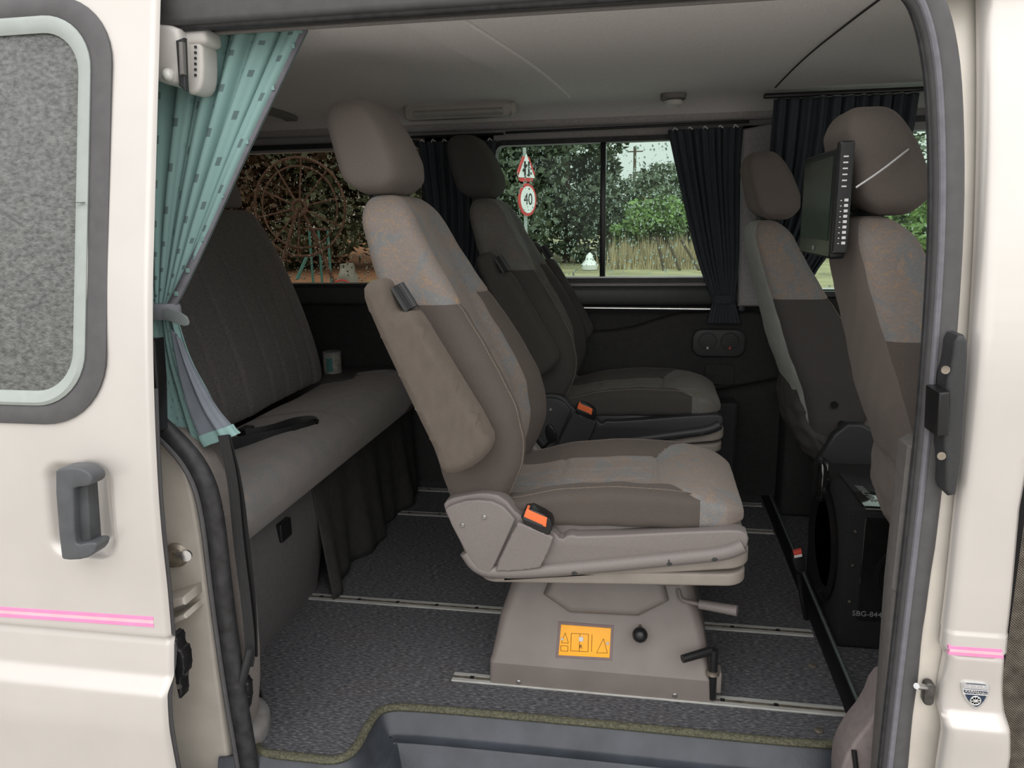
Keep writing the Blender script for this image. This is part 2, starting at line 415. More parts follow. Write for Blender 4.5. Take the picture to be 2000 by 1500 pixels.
# ================================================================== SETTING
# ---- outside ground
box('ground', (-60, -40, -.62), (60, 20, -.55), groundm)['kind'] = 'structure'
box('verge', (-8.5, 20, -.6), (60, 90, -.54), groundback)['kind'] = 'structure'
box('grit_yard', (-60, 20, -.6), (-8.5, 90, -.54), redgrit)['kind'] = 'structure'

# ---- floor of the van
fl = struct('floor')
FY0 = 1.50
rim = [PZ(478, 1200), PZ(495, 1290), PZ(520, 1400), PZ(505, 1440), PZ(498, 1462), PZ(520, 1472), PZ(600, 1480), PZ(655, 1487), PZ(692, 1470), PZ(722, 1410), PZ(745, 1383), PZ(800, 1380), PZ(1200, 1416), PZ(1620, 1458), PZ(1668, 1448), PZ(1690, 1400)]
rim2 = [(p.x, p.y) for p in rim]
body = [(-2.25, 3.62), (-2.25, 1.75), (-1.3, 1.75)] + smooth_line(rim2[1:], 1) + [(.545, 1.9), (.545, 3.62)]
slab('carpet', body, -.035, .0, carpet, fl, r=.004, axis='z', seg=1)
tube('carpet_binding', [(p.x, p.y, .0) for p in rim[2:-1]]+[(.53, 1.80, 0)], .012, olive, fl, seg=10, it=2, flat=.8)
box('underfloor', (-2.3, 1.60, -.30), (2.9, 3.65, -.29), darktrim, fl)
# cab floor, a little lower
box('cab_carpet', (.60, 1.62, -.08), (2.9, 3.62, -.03), carpet, fl)
slab('edge_strip', [(.538, 1.79), (.575, 1.79), (.575, 3.56), (.538, 3.56)], -.05, .004, blackp, fl, r=.004, axis='z', seg=2)
box('edge_trim', (.576, 1.77, -.06), (.583, 3.56, .006), mat('green grey trim', (.14, .17, .16), .35, noise=(20, .1)), fl)
# floor screws
for u, v in ((1587, 1301), (1599, 1427), (1503, 1290)):
    if (u, v) == (1503, 1290): continue
    p = PZ(u, v, .001); lathe('floor_screw', [(.012, 0), (.012, .002), (.008, .004), (.0005, .004)], p, (0, 0, 1), steel, fl)
# step tray
def step():
    g = greyplastic
    n0 = [p for p in smooth_line([(-1.03, 1.49)]+[(p.x, p.y) for p in rim[5:-1]]+[(.54, 1.62), (.56, 1.38)], 2)]
    rings = []
    def off(P, d):
        c = Vector((-.08, 1.35)); out = []
        n = len(P)
        for i, p in enumerate(P):
            a = Vector(P[max(i-1, 0)]); bq = Vector(P[min(i+1, n-1)]); t = (bq-a).normalized(); nn = Vector((t.y, -t.x)); out.append(Vector(p)+nn*d)
        return out
    prof = [(-.06, -.03), (-.012, -.006), (.0, .0), (.006, -.004), (.030, -.055), (.038, -.06), (.060, -.062), (.066, -.060), (.072, -.064), (.095, -.165), (.10, -.17), (.35, -.175)]
    V, F = [], []
    for d, z in prof:
        for p in off(n0, d): V.append((p.x, p.y, z))
    n = len(n0)
    for j in range(len(prof)-1):
        for i in range(n-1): F.append((j*n+i, j*n+i+1, (j+1)*n+i+1, (j+1)*n+i))
    return mk('step_tray', V, F, g, None, ang=50)
st = step(); tag(st, 'blue grey moulded plastic step well at the foot of the door opening', 'step')
st['kind'] = 'structure'
box('sill', (-1.2, 1.36, -.30), (.62, 1.60, -.19), greyplastic)['kind'] = 'structure'
# ---- ceiling: curved headliner
cl = struct('ceiling')
prof = smooth_line([(1.62, 1.73), (1.72, 1.722), (2.0, 1.738), (2.6, 1.765), (3.2, 1.765), (3.36, 1.755), (3.46, 1.70)], 2)
V, F = [], []
xs = [-2.3, -1.0, .62, 2.9]
for x in xs:
    for y, z in prof: V.append((x, y, z))
    for y, z in reversed(prof): V.append((x, y, 1.86))
n = 2*len(prof)
for i in range(3):
    for j in range(n): F.append((i*n+j, i*n+(j+1) % n, (i+1)*n+(j+1) % n, (i+1)*n+j))
F += [tuple(range(n)), tuple(3*n+j for j in range(n))]
mk('headliner', V, F, headliner, cl)
def rib(x0, x1, z=.004, y0=1.7, y1=3.25, nm='seam_strip', m=headliner, sk=0):
    P = [p for p in prof if y0 <= p[0] <= y1]; V, F = [], []
    for y, zz in P:
        s = sk*(3.2-y)
        V += [(x0+s, y, zz-z*.1), (x0+.004+s, y, zz-z), (x1-.004+s, y, zz-z), (x1+s, y, zz-z*.1)]
    for i in range(len(P)-1):
        for j in range(3): F.append((i*4+j, i*4+j+1, i*4+j+5, i*4+j+4))
    return mk(nm, V, F, m, cl, smooth=True, ang=30)
rib(-.46, -.32, .007, sk=-.06); rib(.455, .462, .004, m=darktrim, sk=.0); rib(-1.62, -1.56, .02, y0=1.9, y1=3.35, m=trimgrey, sk=-.05)
# roof skin and far side closed above
box('roof', (-2.5, 1.62, 1.87), (3.2, 3.75, 1.90), paint)['kind'] = 'structure'
# header over the door opening
hd = struct('trim_1')
boxes('door_header', [((-1.06, 1.60, 1.715), (.6, 1.70, 1.87))], rubber_grey, hd, bev=.012)
tube('header_seal', [(-1.04, 1.625, 1.715), (.42, 1.625, 1.715)], .010, rubber, hd, it=0)
tube('header_bead', [(-1.04, 1.68, 1.712), (.42, 1.69, 1.712)], .005, trimgrey, hd, it=0)
# ---- far wall
wf = struct('wall_far')
YW = 3.50
boxes('wall_panel', [((-2.3, 3.5, 1.62), (2.9, 3.60, 1.80)), ((-2.3, 3.5, .90), (-1.02, 3.60, .985)), ((-1.02, 3.5, .90), (.62, 3.60, 1.004)), ((-1.02, 3.5, .9), (-.70, 3.60, 1.66)),
    ((.38, 3.5, .9), (.62, 3.60, 1.66)), ((-2.3, 3.5, .9), (-2.2, 3.6, 1.7)), ((1.9, 3.5, .9), (2.9, 3.60, 1.66))], wallcloth, wf)
boxes('lower_panel', [((-2.3, 3.52, -.05), (2.9, 3.60, .96))], darktrim, wf)
# moulded ledge below the window, curving up
slab('moulded_ledge', smooth_poly([(-.80, .50), (-.80, .77), (-.30, .775), (-.10, .79), (.06, .845), (.16, .87), (.55, .875), (.58, .80), (.58, .50)], 1), 3.455, 3.53, darktrim, wf, r=.02)
box('window_ledge', (-2.2, 3.46, .90), (.46, 3.52, .985), mat('dark green grey panel', (.055, .06, .058), .5, noise=(30, .1)), wf, bev=.02)
tube('cant_rail', [(-2.2, 3.46, 1.70), (.6, 3.46, 1.70)], .022, wallcloth, wf, it=0)
slab('pillar_cover', [(.385, .90), (.37, 1.64), (.62, 1.68), (.64, .90)], 3.42, 3.52, wallcloth, wf, r=.02)
# recessed square flap and small floor boxes
slab('square_flap', rrect(.255, .385, .545, .64, .012), 3.445, 3.46, darktrim, wf, r=.004)
slab('step_panel', rrect(.22, .40, .03, .47, .01), 3.40, 3.54, mat('dark grey board', (.045, .045, .047), .8, noise=(30, .1)), wf, r=.01)
box('console_panel', (.60, 3.35, -.03), (1.0, 3.54, .52), darktrim, wf, bev=.02)
def window(nm, x0, x1, z0, z1, pm, div=None, drops=700, r=.05):
    wn = struct(nm)
    o = rrect(x0-.02, x1+.02, z0-.022, z1+.022, r); i = rrect(x0, x1, z0, z1, r*.7)
    n = len(o); V, F = [], []
    for y in (3.485, 3.56):
        V += [(p[0], y, p[1]) for p in o]; V += [(p[0], y, p[1]) for p in i]
    for k in range(n):
        k2 = (k+1) % n
        F += [(k, k2, n+k2, n+k), (2*n+k, 3*n+k, 3*n+k2, 2*n+k2), (k, 2*n+k, 2*n+k2, k2), (n+k, n+k2, 3*n+k2, 3*n+k)]
    mk('window_frame', V, F, rubber, wn, smooth=False)
    if div is None: panes = [(x0, x1)]
    else:
        panes = [(x0, div-.008), (div+.008, x1)]
        box('window_divider', (div-.012, 3.50, z0), (div+.012, 3.555, z1), blackp, wn, bev=.003)
        box('slider_rail', (x0, 3.49, z0), (x1, 3.535, z0+.006), alu, wn)
    for a, bq in panes:
        pn = box('pane', (a, 3.54, z0), (bq, 3.545, z1), pm, wn)
    V, F = [], []
    for _ in range(drops):
        cx = random.uniform(x0+.01, x1-.01); cz = random.uniform(z0+.01, z1-.01); rr = random.choice((.0016, .002, .0026, .0034, .0046))
        st_ = random.uniform(1, 1.9); b0 = len(V); V.append((cx, 3.545+rr*.8, cz))
        for j in range(6):
            t = j*math.pi/3; V.append((cx+rr*math.cos(t), 3.545, cz+rr*st_*math.sin(t)))
        for j in range(6):
            t = j*math.pi/3; V.append((cx+rr*.62*math.cos(t), 3.545+rr*.6, cz+rr*.62*st_*math.sin(t)))
        for j in range(6): F.append((b0, b0+7+j, b0+7+(j+1) % 6)); F.append((b0+7+j, b0+1+j, b0+1+(j+1) % 6, b0+7+(j+1) % 6))
        F.append(tuple(b0+1+j for j in range(6)))
    d = mk('raindrops', V, F, dropm, wn); d['kind'] = 'stuff'
    return wn
window('window_1', -2.18, -1.04, 1.0, 1.628, glass_dim, None, 1500)
window('window_2', -.69, .36, 1.022, 1.612, glass_clear, -.21, 1500)
window('window_3', .64, 1.88, .96, 1.65, glass_clear, None, 500, r=.1)
# ---- rear wall, front bulkhead and windscreen surround
wr = struct('wall_rear'); box('rear_panel', (-2.32, 1.5, -.05), (-2.22, 3.6, 1.86), darktrim, wr)
wfr = struct('wall_front')
boxes('dashboard', [((2.1, 1.6, -.03), (2.9, 3.6, .95))], charc, wfr, bev=.05)
boxes('windscreen_surround', [((2.85, 1.5, 1.62), (2.95, 3.7, 1.87)), ((2.85, 1.5, .9), (2.95, 1.65, 1.87)), ((2.85, 3.5, .9), (2.95, 3.65, 1.87))], charc, wfr)
box('windscreen', (2.89, 1.6, .95), (2.90, 3.55, 1.63), glass_clear, wfr)
# ---- near side body, right of the opening (B pillar)
wn = struct('wall_near')
def ZY(z): return (ZY0(z-.03)+ZY0(z-.015)+ZY0(z)+ZY0(z+.015)+ZY0(z+.03))/5 if z < .5 else sum(ZY0(z+(k-4)*.035) for k in range(9))/9
def ZY0(z):  # outer skin depth: tumblehome above the waist
    return interp([(-.4, 1.47), (.2, 1.46), (.30, 1.452), (.36, 1.462), (.45, 1.45), (.8, 1.47), (1.1, 1.495), (1.4, 1.56), (1.7, 1.66), (1.95, 1.76)], z)
# right body panel as a bent sheet
def sheet(name, left, right, z0, z1, m, parent, yf, n=60, thick=.02, nx=10, ins=None):
    V, F = [], []
    for j in range(n+1):
        z = z0+(z1-z0)*j/n; xl, xr = left(z), right(z)
        for i in range(nx+1):
            e = i/nx; x = xl+(xr-xl)*e; d = min(x-xl, xr-x)
            rr = .012*(1-min(d/.012, 1))**2 if True else 0
            V.append((x, yf(z)+rr, z))
    for j in range(n):
        for i in range(nx):
            a = j*(nx+1)+i; F.append((a, a+1, a+nx+2, a+nx+1))
    # returns along both edges
    for side in (0, nx):
        b0 = len(V)
        for j in range(n+1):
            z = z0+(z1-z0)*j/n; x = left(z) if side == 0 else right(z); V.append((x, yf(z)+.012+thick, z))
        for j in range(n): F.append((j*(nx+1)+side, (j+1)*(nx+1)+side, b0+j+1, b0+j))
    return mk(name, V, F, m, parent, ang=60)
redge = lambda z: interp([(.15, .598), (.42, .612), (.455, .60), (.8, .600), (1.07, .592), (1.4, .592), (1.75, .597)], z)
def rightx(z): return interp([(-.5, .735), (.24, .722), (.40, .70), (.47, .693), (.75, .690), (.84, .697), (.875, .715), (.91, .728), (1.0, .735), (1.3, .75), (1.9, .80)], z)
def yr(z):
    s = .008*(sstep(.475, .455, z)) if z < .5 else 0
    if z < .475: s = .010
    k = .018*math.exp(-((z-.335)/.02)**2) if 0 else 0
    # pressed step: lower part set in, then lip bulging out again below the badge
    lip = -.022*sstep(.33, .30, z) if z < .34 else 0
    k = .010*math.exp(-((z-.452)/.005)**2)
    return ZY(z)+.009*sstep(.462, .446, z)+k+lip
sheet('pillar_panel', lambda z: interp([(-.5, .60), (.28, .597), (.33, .59), (.44, .592), (.465, .580), (.8, .585), (1.07, .587), (1.4, .592), (1.9, .60)], z), rightx, -.5, 1.95, paint, wn, yr, n=520)
# jamb behind it, light band between seal and panel edge, and grey recess
sheet('jamb_face', lambda z: interp([(-.5, .535), (.2, .545), (.7, .552), (1.2, .548), (1.5, .530), (1.62, .515), (1.9, .5)], z), lambda z: .64, -.5, 1.85, paint_jamb, wn, lambda z: ZY(z)+.045, n=60)
sheet('front_door_gap', lambda z: .66, lambda z: .82, -.5, 1.2, blackp, wn, lambda z: ZY(z)+.05, n=30)
sheet('outer_skin_forward', lambda z: .80, lambda z: 2.9, -.5, .95, paint, wn, lambda z: ZY(z)+.03, n=30)
box('inner_side_forward', (.66, 1.60, -.3), (2.9, 1.66, .95), darktrim, wn)
# woven mesh strip in the door gap
V, F = [], []
for j in range(160):
    for s in (1, -1):
        z = .12+j*.0052; n = len(V)
        x0, x1 = .70, .78
        za, zb = (z, z+.08*s)
        for (xx, zz) in ((x0, za), (x0, za+.0014), (x1, zb+.0014), (x1, zb)): V.append((xx, 1.478, zz))
        F.append((n, n+1, n+2, n+3))
o = mk('mesh_strip', V, F, steel, wn, smooth=False); o['kind'] = 'stuff'
# stripes
for (u0, v0, u1, v1) in ((1855, 1268, 1960, 1275), (1855, 1279, 1963, 1287)):
    a = PY(u0, v0, 1.445); bq = PY(u1, v1, 1.445); h = .0034
    slab('pink_stripe', [(a.x, a.z-h), (bq.x, bq.z-h), (bq.x, bq.z+h), (a.x, a.z+h)], ZY(a.z)-.0008, ZY(a.z)+.01, pink, wn, r=.0003, seg=1)
a = PY(1857, 1273.5, 1.445); bq = PY(1961, 1281, 1.445)
slab('pale_stripe', [(a.x, a.z-.003), (bq.x, bq.z-.003), (bq.x, bq.z+.003), (a.x, a.z+.003)], ZY(a.z)-.0012, ZY(a.z)+.01, palepink, wn, r=.0003, seg=1)
# seal along the right of the opening
RS = [(.40, 1.69), (.452, 1.665), (.482, 1.60), (.505, 1.50), (.528, 1.30), (.537, 1.1), (.541, .9), (.540, .7), (.537, .45), (.534, .15), (.532, -.3)]
tube('door_seal', [(x, 1.515, z) for x, z in RS], .026, rubber_grey, wn, seg=14, it=2, up=(0, 1, 0), flat=.7)
tube('seal_bead', [(x-.015, 1.500, z) for x, z in RS], .006, greenlip, wn, seg=8, it=2)
tube('seal_lip', [(x-.024, 1.525, z) for x, z in RS], .008, rubber, wn, seg=8, it=2)
slab('inner_trim_strip', [xz(1772, 872, 1.54), xz(1795, 860, 1.54), xz(1785, 1200, 1.54), xz(1755, 1560, 1.54), xz(1712, 1560, 1.54), xz(1742, 1150, 1.54)], 1.535, 1.60, mat('mid grey trim', (.115, .108, .103), .7, noise=(60, .1)), wn, r=.006)
# lower right trim corner with slots
slab('sill_corner_trim', smooth_poly([xz(1655, 1380+70, 1.62), xz(1700, 1395, 1.62), xz(1718, 1345, 1.62), xz(1750, 1330, 1.62), xz(1750, 1600, 1.62), xz(1640, 1600, 1.62), xz(1636, 1500, 1.62)], 1), 1.60, 1.70, mat('mauve grey trim', (.20, .17, .165), .6, noise=(60, .1), bump=(300, .3)), wn, r=.008)
tube('trim_slot', [PY(1668, 1466, 1.597), PY(1672, 1500, 1.597)], .006, blackp, wn, it=0)
# striker pin on the right jamb
ps_ = PY(1812, 1350, 1.49); slab('striker_plate', rrect(ps_.x-.010, ps_.x+.010, ps_.z-.026, ps_.z+.024, .009), 1.478, 1.50, mat('dark greased steel', (.09, .085, .08), .4, .6, noise=(40, .4)), wn, r=.004)
cyl('striker_pin', PY(1808, 1342, 1.48), PY(1790, 1340, 1.455), .006, chrome, wn)
# black latch cover on the edge of the pillar
slab('latch_cover', smooth_poly([xz(1855, 652, 1.47), xz(1880, 650, 1.47), xz(1882, 700, 1.47), xz(1866, 958, 1.47), xz(1836, 962, 1.47), xz(1838, 900, 1.47), xz(1832, 860, 1.47), xz(1840, 790, 1.47), xz(1838, 740, 1.47), xz(1850, 700, 1.47)], 1), 1.445, 1.52, charc, wn, r=.008)
slab('latch_block', [xz(1830, 765, 1.44), xz(1851, 763, 1.44), xz(1850, 848, 1.44), xz(1826, 850, 1.44)], 1.43, 1.50, blackp, wn, r=.004)
for u, v in ((1846, 722), (1838, 890)): lathe('latch_screw', [(.0075, 0), (.0075, -.003), (.0005, -.003)], PY(u, v, 1.446), (0, 1, 0), steel, wn)

# ---- near side body, left of the opening (rear pillar)
wl = struct('wall_near_rear')
jl = smooth_line([(-1.20, .92), (-1.115, .865), (-1.06, .80), (-1.028, .72), (-1.018, .55), (-1.015, .2), (-1.0, -.4)], 2)
slab('jamb_panel', jl+[(-1.6, -.4), (-1.6, .92)], 1.50, 1.54, paint_jamb, wl, r=.012)
tube('door_seal', [(x+.012, 1.495, z) for x, z in [(-1.20, .95), (-1.14, .89), (-1.07, .83), (-1.01, .76), (-.985, .67), (-.985, .45), (-.978, .2), (-.965, 0), (-.95, -.3)]], .024, rubber, wl, seg=14, it=2, up=(0, 1, 0), flat=.8)
tube('seal_lip', [(x+.012-.02, 1.478, z) for x, z in [(-1.20, .95), (-1.14, .89), (-1.07, .83), (-1.01, .76), (-.985, .67), (-.985, .45), (-.978, .2), (-.965, 0), (-.95, -.3)]], .006, rubber_grey, wl, seg=8, it=2)
slab('inner_trim', smooth_poly([(-1.6, .84), (-1.15, .84), (-1.055, .81), (-1.0, .735), (-.962, .58), (-.948, .40), (-.952, .2), (-.975, .05), (-1.0, -.02), (-1.6, -.02)], 1), 1.54, 1.61, mat('taupe cloth board', (.23, .205, .19), .85, noise=(200, .1), bump=(400, .3)), wl, r=.02)
slab('outer_quarter_panel', [(-2.5, -.5), (-1.35, -.5), (-1.35, .85), (-2.5, .85)], 1.46, 1.52, paint, wl, r=.02)
slab('upper_inner_panel', [(-2.3, .95), (-1.16, .95), (-1.16, 1.70), (-2.3, 1.70)], 1.56, 1.62, darktrim, wl, r=.01)
# wheel box foot by the floor
V = []
slab('floor_corner_trim', smooth_poly([(-1.10, 1.525), (-.965, 1.525), (-.945, 1.56), (-.955, 1.62), (-.99, 1.68), (-1.10, 1.72)], 2), -.03, .05, mat('grey corner trim', (.22, .21, .205), .6, noise=(40, .12), bump=(300, .2)), wl, axis='z', r=.03)
# striker and lower guide bracket
lathe('striker_base', [(.001, 0), (.03, 0), (.03, .006), (.02, .012), (.019, .03), (.001, .032)], PY(345, 1083, 1.50), (.25, -1, 0), steel, wl)
cyl('striker_pin', PY(345, 1083, 1.48), PY(364, 1084, 1.42), .008, chrome, wl)
lathe('striker_head', [(.001, 0), (.013, 0), (.013, .006), (.001, .007)], PY(364, 1084, 1.42), (.25, -1, 0), chrome, wl)
slab('guide_bracket', [xz(318, 1170, 1.46), xz(374, 1152, 1.46), xz(376, 1170, 1.46), xz(318, 1190, 1.46)], 1.43, 1.51, paint_jamb, wl, r=.006)
slab('guide_bracket', [xz(322, 1212, 1.46), xz(374, 1186, 1.46), xz(378, 1196, 1.46), xz(326, 1224, 1.46)], 1.43, 1.51, paint_jamb, wl, r=.006)
slab('rear_latch_box', [xz(285, 662, 1.45), xz(312, 660, 1.45), xz(318, 740, 1.45), xz(320, 838, 1.45), xz(308, 850, 1.45), xz(285, 850, 1.45)], 1.43, 1.47, blackp, wl, r=.008)
slab('rear_latch_plate', [xz(285, 760, 1.43), xz(308, 760, 1.43), xz(310, 800, 1.43), xz(285, 802, 1.43)], 1.415, 1.435, charc, wl, r=.006)

# ---- sliding door pushed back along the left side
dr = struct('door_1')
def DY(z): return interp([(-.5, 1.36), (.0, 1.316), (.24, 1.308), (.285, 1.306), (.305, 1.308), (.335, 1.335), (.42, 1.338), (.45, 1.345), (.7, 1.350), (.92, 1.375), (1.13, 1.408), (1.44, 1.48), (1.75, 1.553), (1.95, 1.60)], z)
DYs = sinterp([(z/50., DY(z/50.)) for z in range(-25, 98)])
def DY2(z):
    b = DYs(z)
    b += .010*sstep(.418, .405, z)+.006*math.exp(-((z-.410)/.006)**2)-.026*sstep(.33, .295, z)+.03*max(0, .27-z)
    return b
XE = -1.013
# sheet with a pressed handle recess and window hole faces removed
V, F = [], []; nx, nz = 130, 420; x0, x1, z0, z1 = -1.75, XE, -.5, 1.95
HX0, HX1, HZ0, HZ1 = PY(82, 1000, 1.345).x, PY(217, 1000, 1.345).x, PY(150, 1092, 1.345).z, PY(150, 908, 1.345).z
wout = [PY(u, v, 1.345+.0) for u, v in ((0, 0), (1, 1))]
def sdf_rr(x, z, a0, a1, b0, b1, r):
    qx = abs(x-(a0+a1)/2)-(a1-a0)/2+r; qz = abs(z-(b0+b1)/2)-(b1-b0)/2+r
    return math.hypot(max(qx, 0), max(qz, 0))+min(max(qx, qz), 0)-r
WX0, WX1, WZ0, WZ1 = -1.95, -1.12, .895, 1.765
for j in range(nz+1):
    z = z0+(z1-z0)*j/nz
    for i in range(nx+1):
        x = x0+(x1-x0)*i/nx; y = DY2(z)
        d = sdf_rr(x, z, HX0, HX1, HZ0, HZ1, .045); y += .040*sstep(.003, -.040, d)
        e = x1-x; y += .010*max(0, 1-e/.010)**2
        V.append((x, y, z))
for j in range(nz):
    for i in range(nx):
        xc = x0+(x1-x0)*(i+.5)/nx; zc = z0+(z1-z0)*(j+.5)/nz
        if sdf_rr(xc, zc, WX0, WX1, WZ0, WZ1, .12) < -.05: continue
        a = j*(nx+1)+i; F.append((a, a+1, a+nx+2, a+nx+1))
b0 = len(V)
for j in range(nz+1):
    z = z0+(z1-z0)*j/nz; V.append((XE-.004, DY2(z)+.016, z)); V.append((XE-.045, DY2(z)+.055, z)); V.append((XE-.5, DY2(z)+.055, z))
for j in range(nz):
    a = j*(nx+1)+nx; F.append((a, a+nx+1, b0+3*(j+1), b0+3*j)); F.append((b0+3*j, b0+3*j+3, b0+3*j+4, b0+3*j+1)); F.append((b0+3*j+1, b0+3*j+4, b0+3*j+5, b0+3*j+2))
mk('door_skin', V, F, paint, dr, ang=60)
tube('edge_flange', [(XE-.008, DY2(z)+.024, z) for z in [i*.06-.3 for i in range(22)]], .007, rubber_grey, dr, it=1, seg=8)
# window surround rings following the tumblehome
def ring(nm, o_, i_, m, dy0, dy1):
    n = len(o_); V, F = [], []
    for P, dy in ((o_, .01), (o_, dy0*.6), ([( (a[0]*.75+c[0]*.25), (a[1]*.75+c[1]*.25)) for a, c in zip(o_, i_)], dy0), ([( (a[0]*.2+c[0]*.8), (a[1]*.2+c[1]*.8)) for a, c in zip(o_, i_)], dy1), (i_, dy1+.004), (i_, .01)):
        V += [(x, DYs(z)+dy, z) for x, z in P]
    for j in range(5):
        for k in range(n): F.append((j*n+k, j*n+(k+1) % n, (j+1)*n+(k+1) % n, (j+1)*n+k))
    return mk(nm, V, F, m, dr, ang=50)
R0 = rrect(-1.95, -1.112, .885, 1.775, .15, 10); R1 = rrect(-1.95, -1.160, .925, 1.735, .12, 10); R2 = rrect(-1.95, -1.192, .955, 1.700, .09, 10)
ring('window_seal', R0, R1, rubber_grey, -.010, -.008)
ring('window_frame', R1, R2, mat('pale green grey frame', (.36, .40, .38), .5, noise=(30, .05)), -.012, -.006)
box('frame_joint', (-1.192, DYs(1.345)-.0155, 1.3445), (-1.160, DYs(1.345)-.010, 1.3460), rubber_grey, dr)
slab('window_pane', rrect(-1.96, -1.188, .950, 1.705, .085, 8), 0, .006, privacy, dr, r=.001, seg=1, lean=lambda x, z: DYs(z)+.002)
# door handle
hp = [xz(u, v, 1.31) for u, v in ((110, 920), (122, 912), (160, 911), (183, 925), (186, 940), (178, 948), (150, 950), (148, 958), (150, 1052), (156, 1062), (178, 1057), (196, 1058), (190, 1078), (170, 1090), (130, 1092), (123, 1084))]
slab('door_handle', smooth_poly(hp, 1), 1.302, 1.345, mat('grey handle plastic', (.085, .09, .098), .45, noise=(20, .15), bump=(300, .1)), dr, r=.005)
slab('handle_lever', [xz(u, v, 1.325) for u, v in ((146, 948), (176, 944), (184, 1055), (156, 1062), (150, 1050))], 1.318, 1.35, mat('dark handle lever', (.06, .065, .07), .45, noise=(20, .2)), dr, r=.005)
for k, dz in enumerate((.010, -.006)):
    P = [PY(-200, 1180, 1.347), PY(303, 1214, 1.347)]
    slab('pink_stripe', [(P[0].x, P[0].z+dz-.0042), (P[1].x, P[1].z+dz-.0042), (P[1].x, P[1].z+dz+.0042), (P[0].x, P[0].z+dz+.0042)], 0, .02, pink, dr, r=.0003, seg=1, lean=lambda x, z: DY2(z)-.0012)
P = [PY(-200, 1180, 1.347), PY(303, 1214, 1.347)]
slab('pale_stripe', [(P[0].x, P[0].z-.003), (P[1].x, P[1].z-.003), (P[1].x, P[1].z+.006), (P[0].x, P[0].z+.006)], 0, .02, palepink, dr, r=.0003, seg=1, lean=lambda x, z: DY2(z)-.0009)
# roller latch hardware low on the door edge
slab('roller_latch', smooth_poly([(XE-.018, .41), (XE+.002, .405), (XE-.002, .375), (XE+.012, .37), (XE+.010, .315), (XE-.004, .30), (XE-.006, .25), (XE-.018, .25)], 1), 1.365, 1.40, blackp, dr, r=.004)
for z in (.395, .285): lathe('latch_screw', [(.006, 0), (.006, -.004), (.0005, -.004)], (XE-.006, 1.364, z), (0, 1, 0), chrome, dr)

# ================================================================== FLOOR RAILS
def rail(y, x0, x1, label):
    o = thing('floor_rail', ((x0+x1)/2, y, 0), label, 'rail', 'floor rails')
    w_ = .021
    prof_ = [(-w_, 0), (-w_, .003), (-w_+.002, .004), (-.007, .004), (-.006, -.004), (.006, -.004), (.007, .004), (w_-.002, .004), (w_, .003), (w_, 0)]
    rings = [[(x, y+a, z+.0005) for a, z in prof_] for x in (x0, x1)]
    bridge('rail_channel', rings, alu, o, smooth=False)
    box('rail_groove', (x0, y-.0035, .0), (x1, y+.0035, .0048), steel, o)
    for k in range(int((x1-x0)/.14)):
        box('slot', (x0+.05+k*.14, y-.007, .0), (x0+.062+k*.14, y+.007, .0050), blackp, o)
    return o
rail(1.905, -.535, .535, 'short bright metal floor rail nearest the door, under the near seat')
rail(2.297, -1.17, .53, 'long worn metal floor rail under the back edge of the near seat')
rail(3.092, -1.1, .53, 'dark metal floor rail just in front of the far seat, third from the door')
rail(3.397, -1.1, .525, 'metal floor rail closest to the far wall')

# ================================================================== CAPTAIN SEATS
NY = 2.04     # centre line of the near seat
rear_x = sinterp([(.54, -.50), (.573, -.516), (.772, -.572), (.905, -.63), (1.061, -.672), (1.188, -.71), (1.287, -.735), (1.36, -.75)])
front_x = sinterp([(.54, -.36), (.60, -.335), (.66, -.300), (.728, -.282), (.833, -.300), (.961, -.370), (1.124, -.478), (1.236, -.548), (1.333, -.60), (1.36, -.615)])
def loft_zones(rows, zonef, names, parent, N=120):
    """rows: list of lists of points; split into one object per zone"""
    V = [p for r in rows for p in r]; n = len(rows[0]); byz = {}
    for j in range(len(rows)-1):
        for i in range(n):
            q = (j*n+i, j*n+(i+1) % n, (j+1)*n+(i+1) % n, (j+1)*n+i)
            c = sum((Vector(V[k]) for k in q), Vector())/4
            byz.setdefault(zonef(c, sup(i+.5, n)), []).append(q)
    for k, base in ((0, 0), (1, (len(rows)-1)*n)):
        q = tuple(base+i for i in range(n)); c = sum((Vector(V[k]) for k in q), Vector())/n
        z0_ = zonef(c, (0, 1)); byz.setdefault(z0_ if z0_ in byz else list(byz)[0], []).append(q)
    out = {}
    for z, fs in byz.items():
        used = sorted({i for f in fs for i in f}); mp_ = {u: k for k, u in enumerate(used)}
        nm, m, lab = names[z]
        out[z] = mk(nm, [V[u] for u in used], [tuple(mp_[i] for i in f) for f in fs], m, parent, ang=0, label=lab)
    return out
def sup(i, N, e=.42):
    t = 2*math.pi*(i+.5)/N; c, s = math.cos(t), math.sin(t); n = 2/e
    r = (abs(c)**n+abs(s)**n)**(-1/n)
    return c*r, s*r
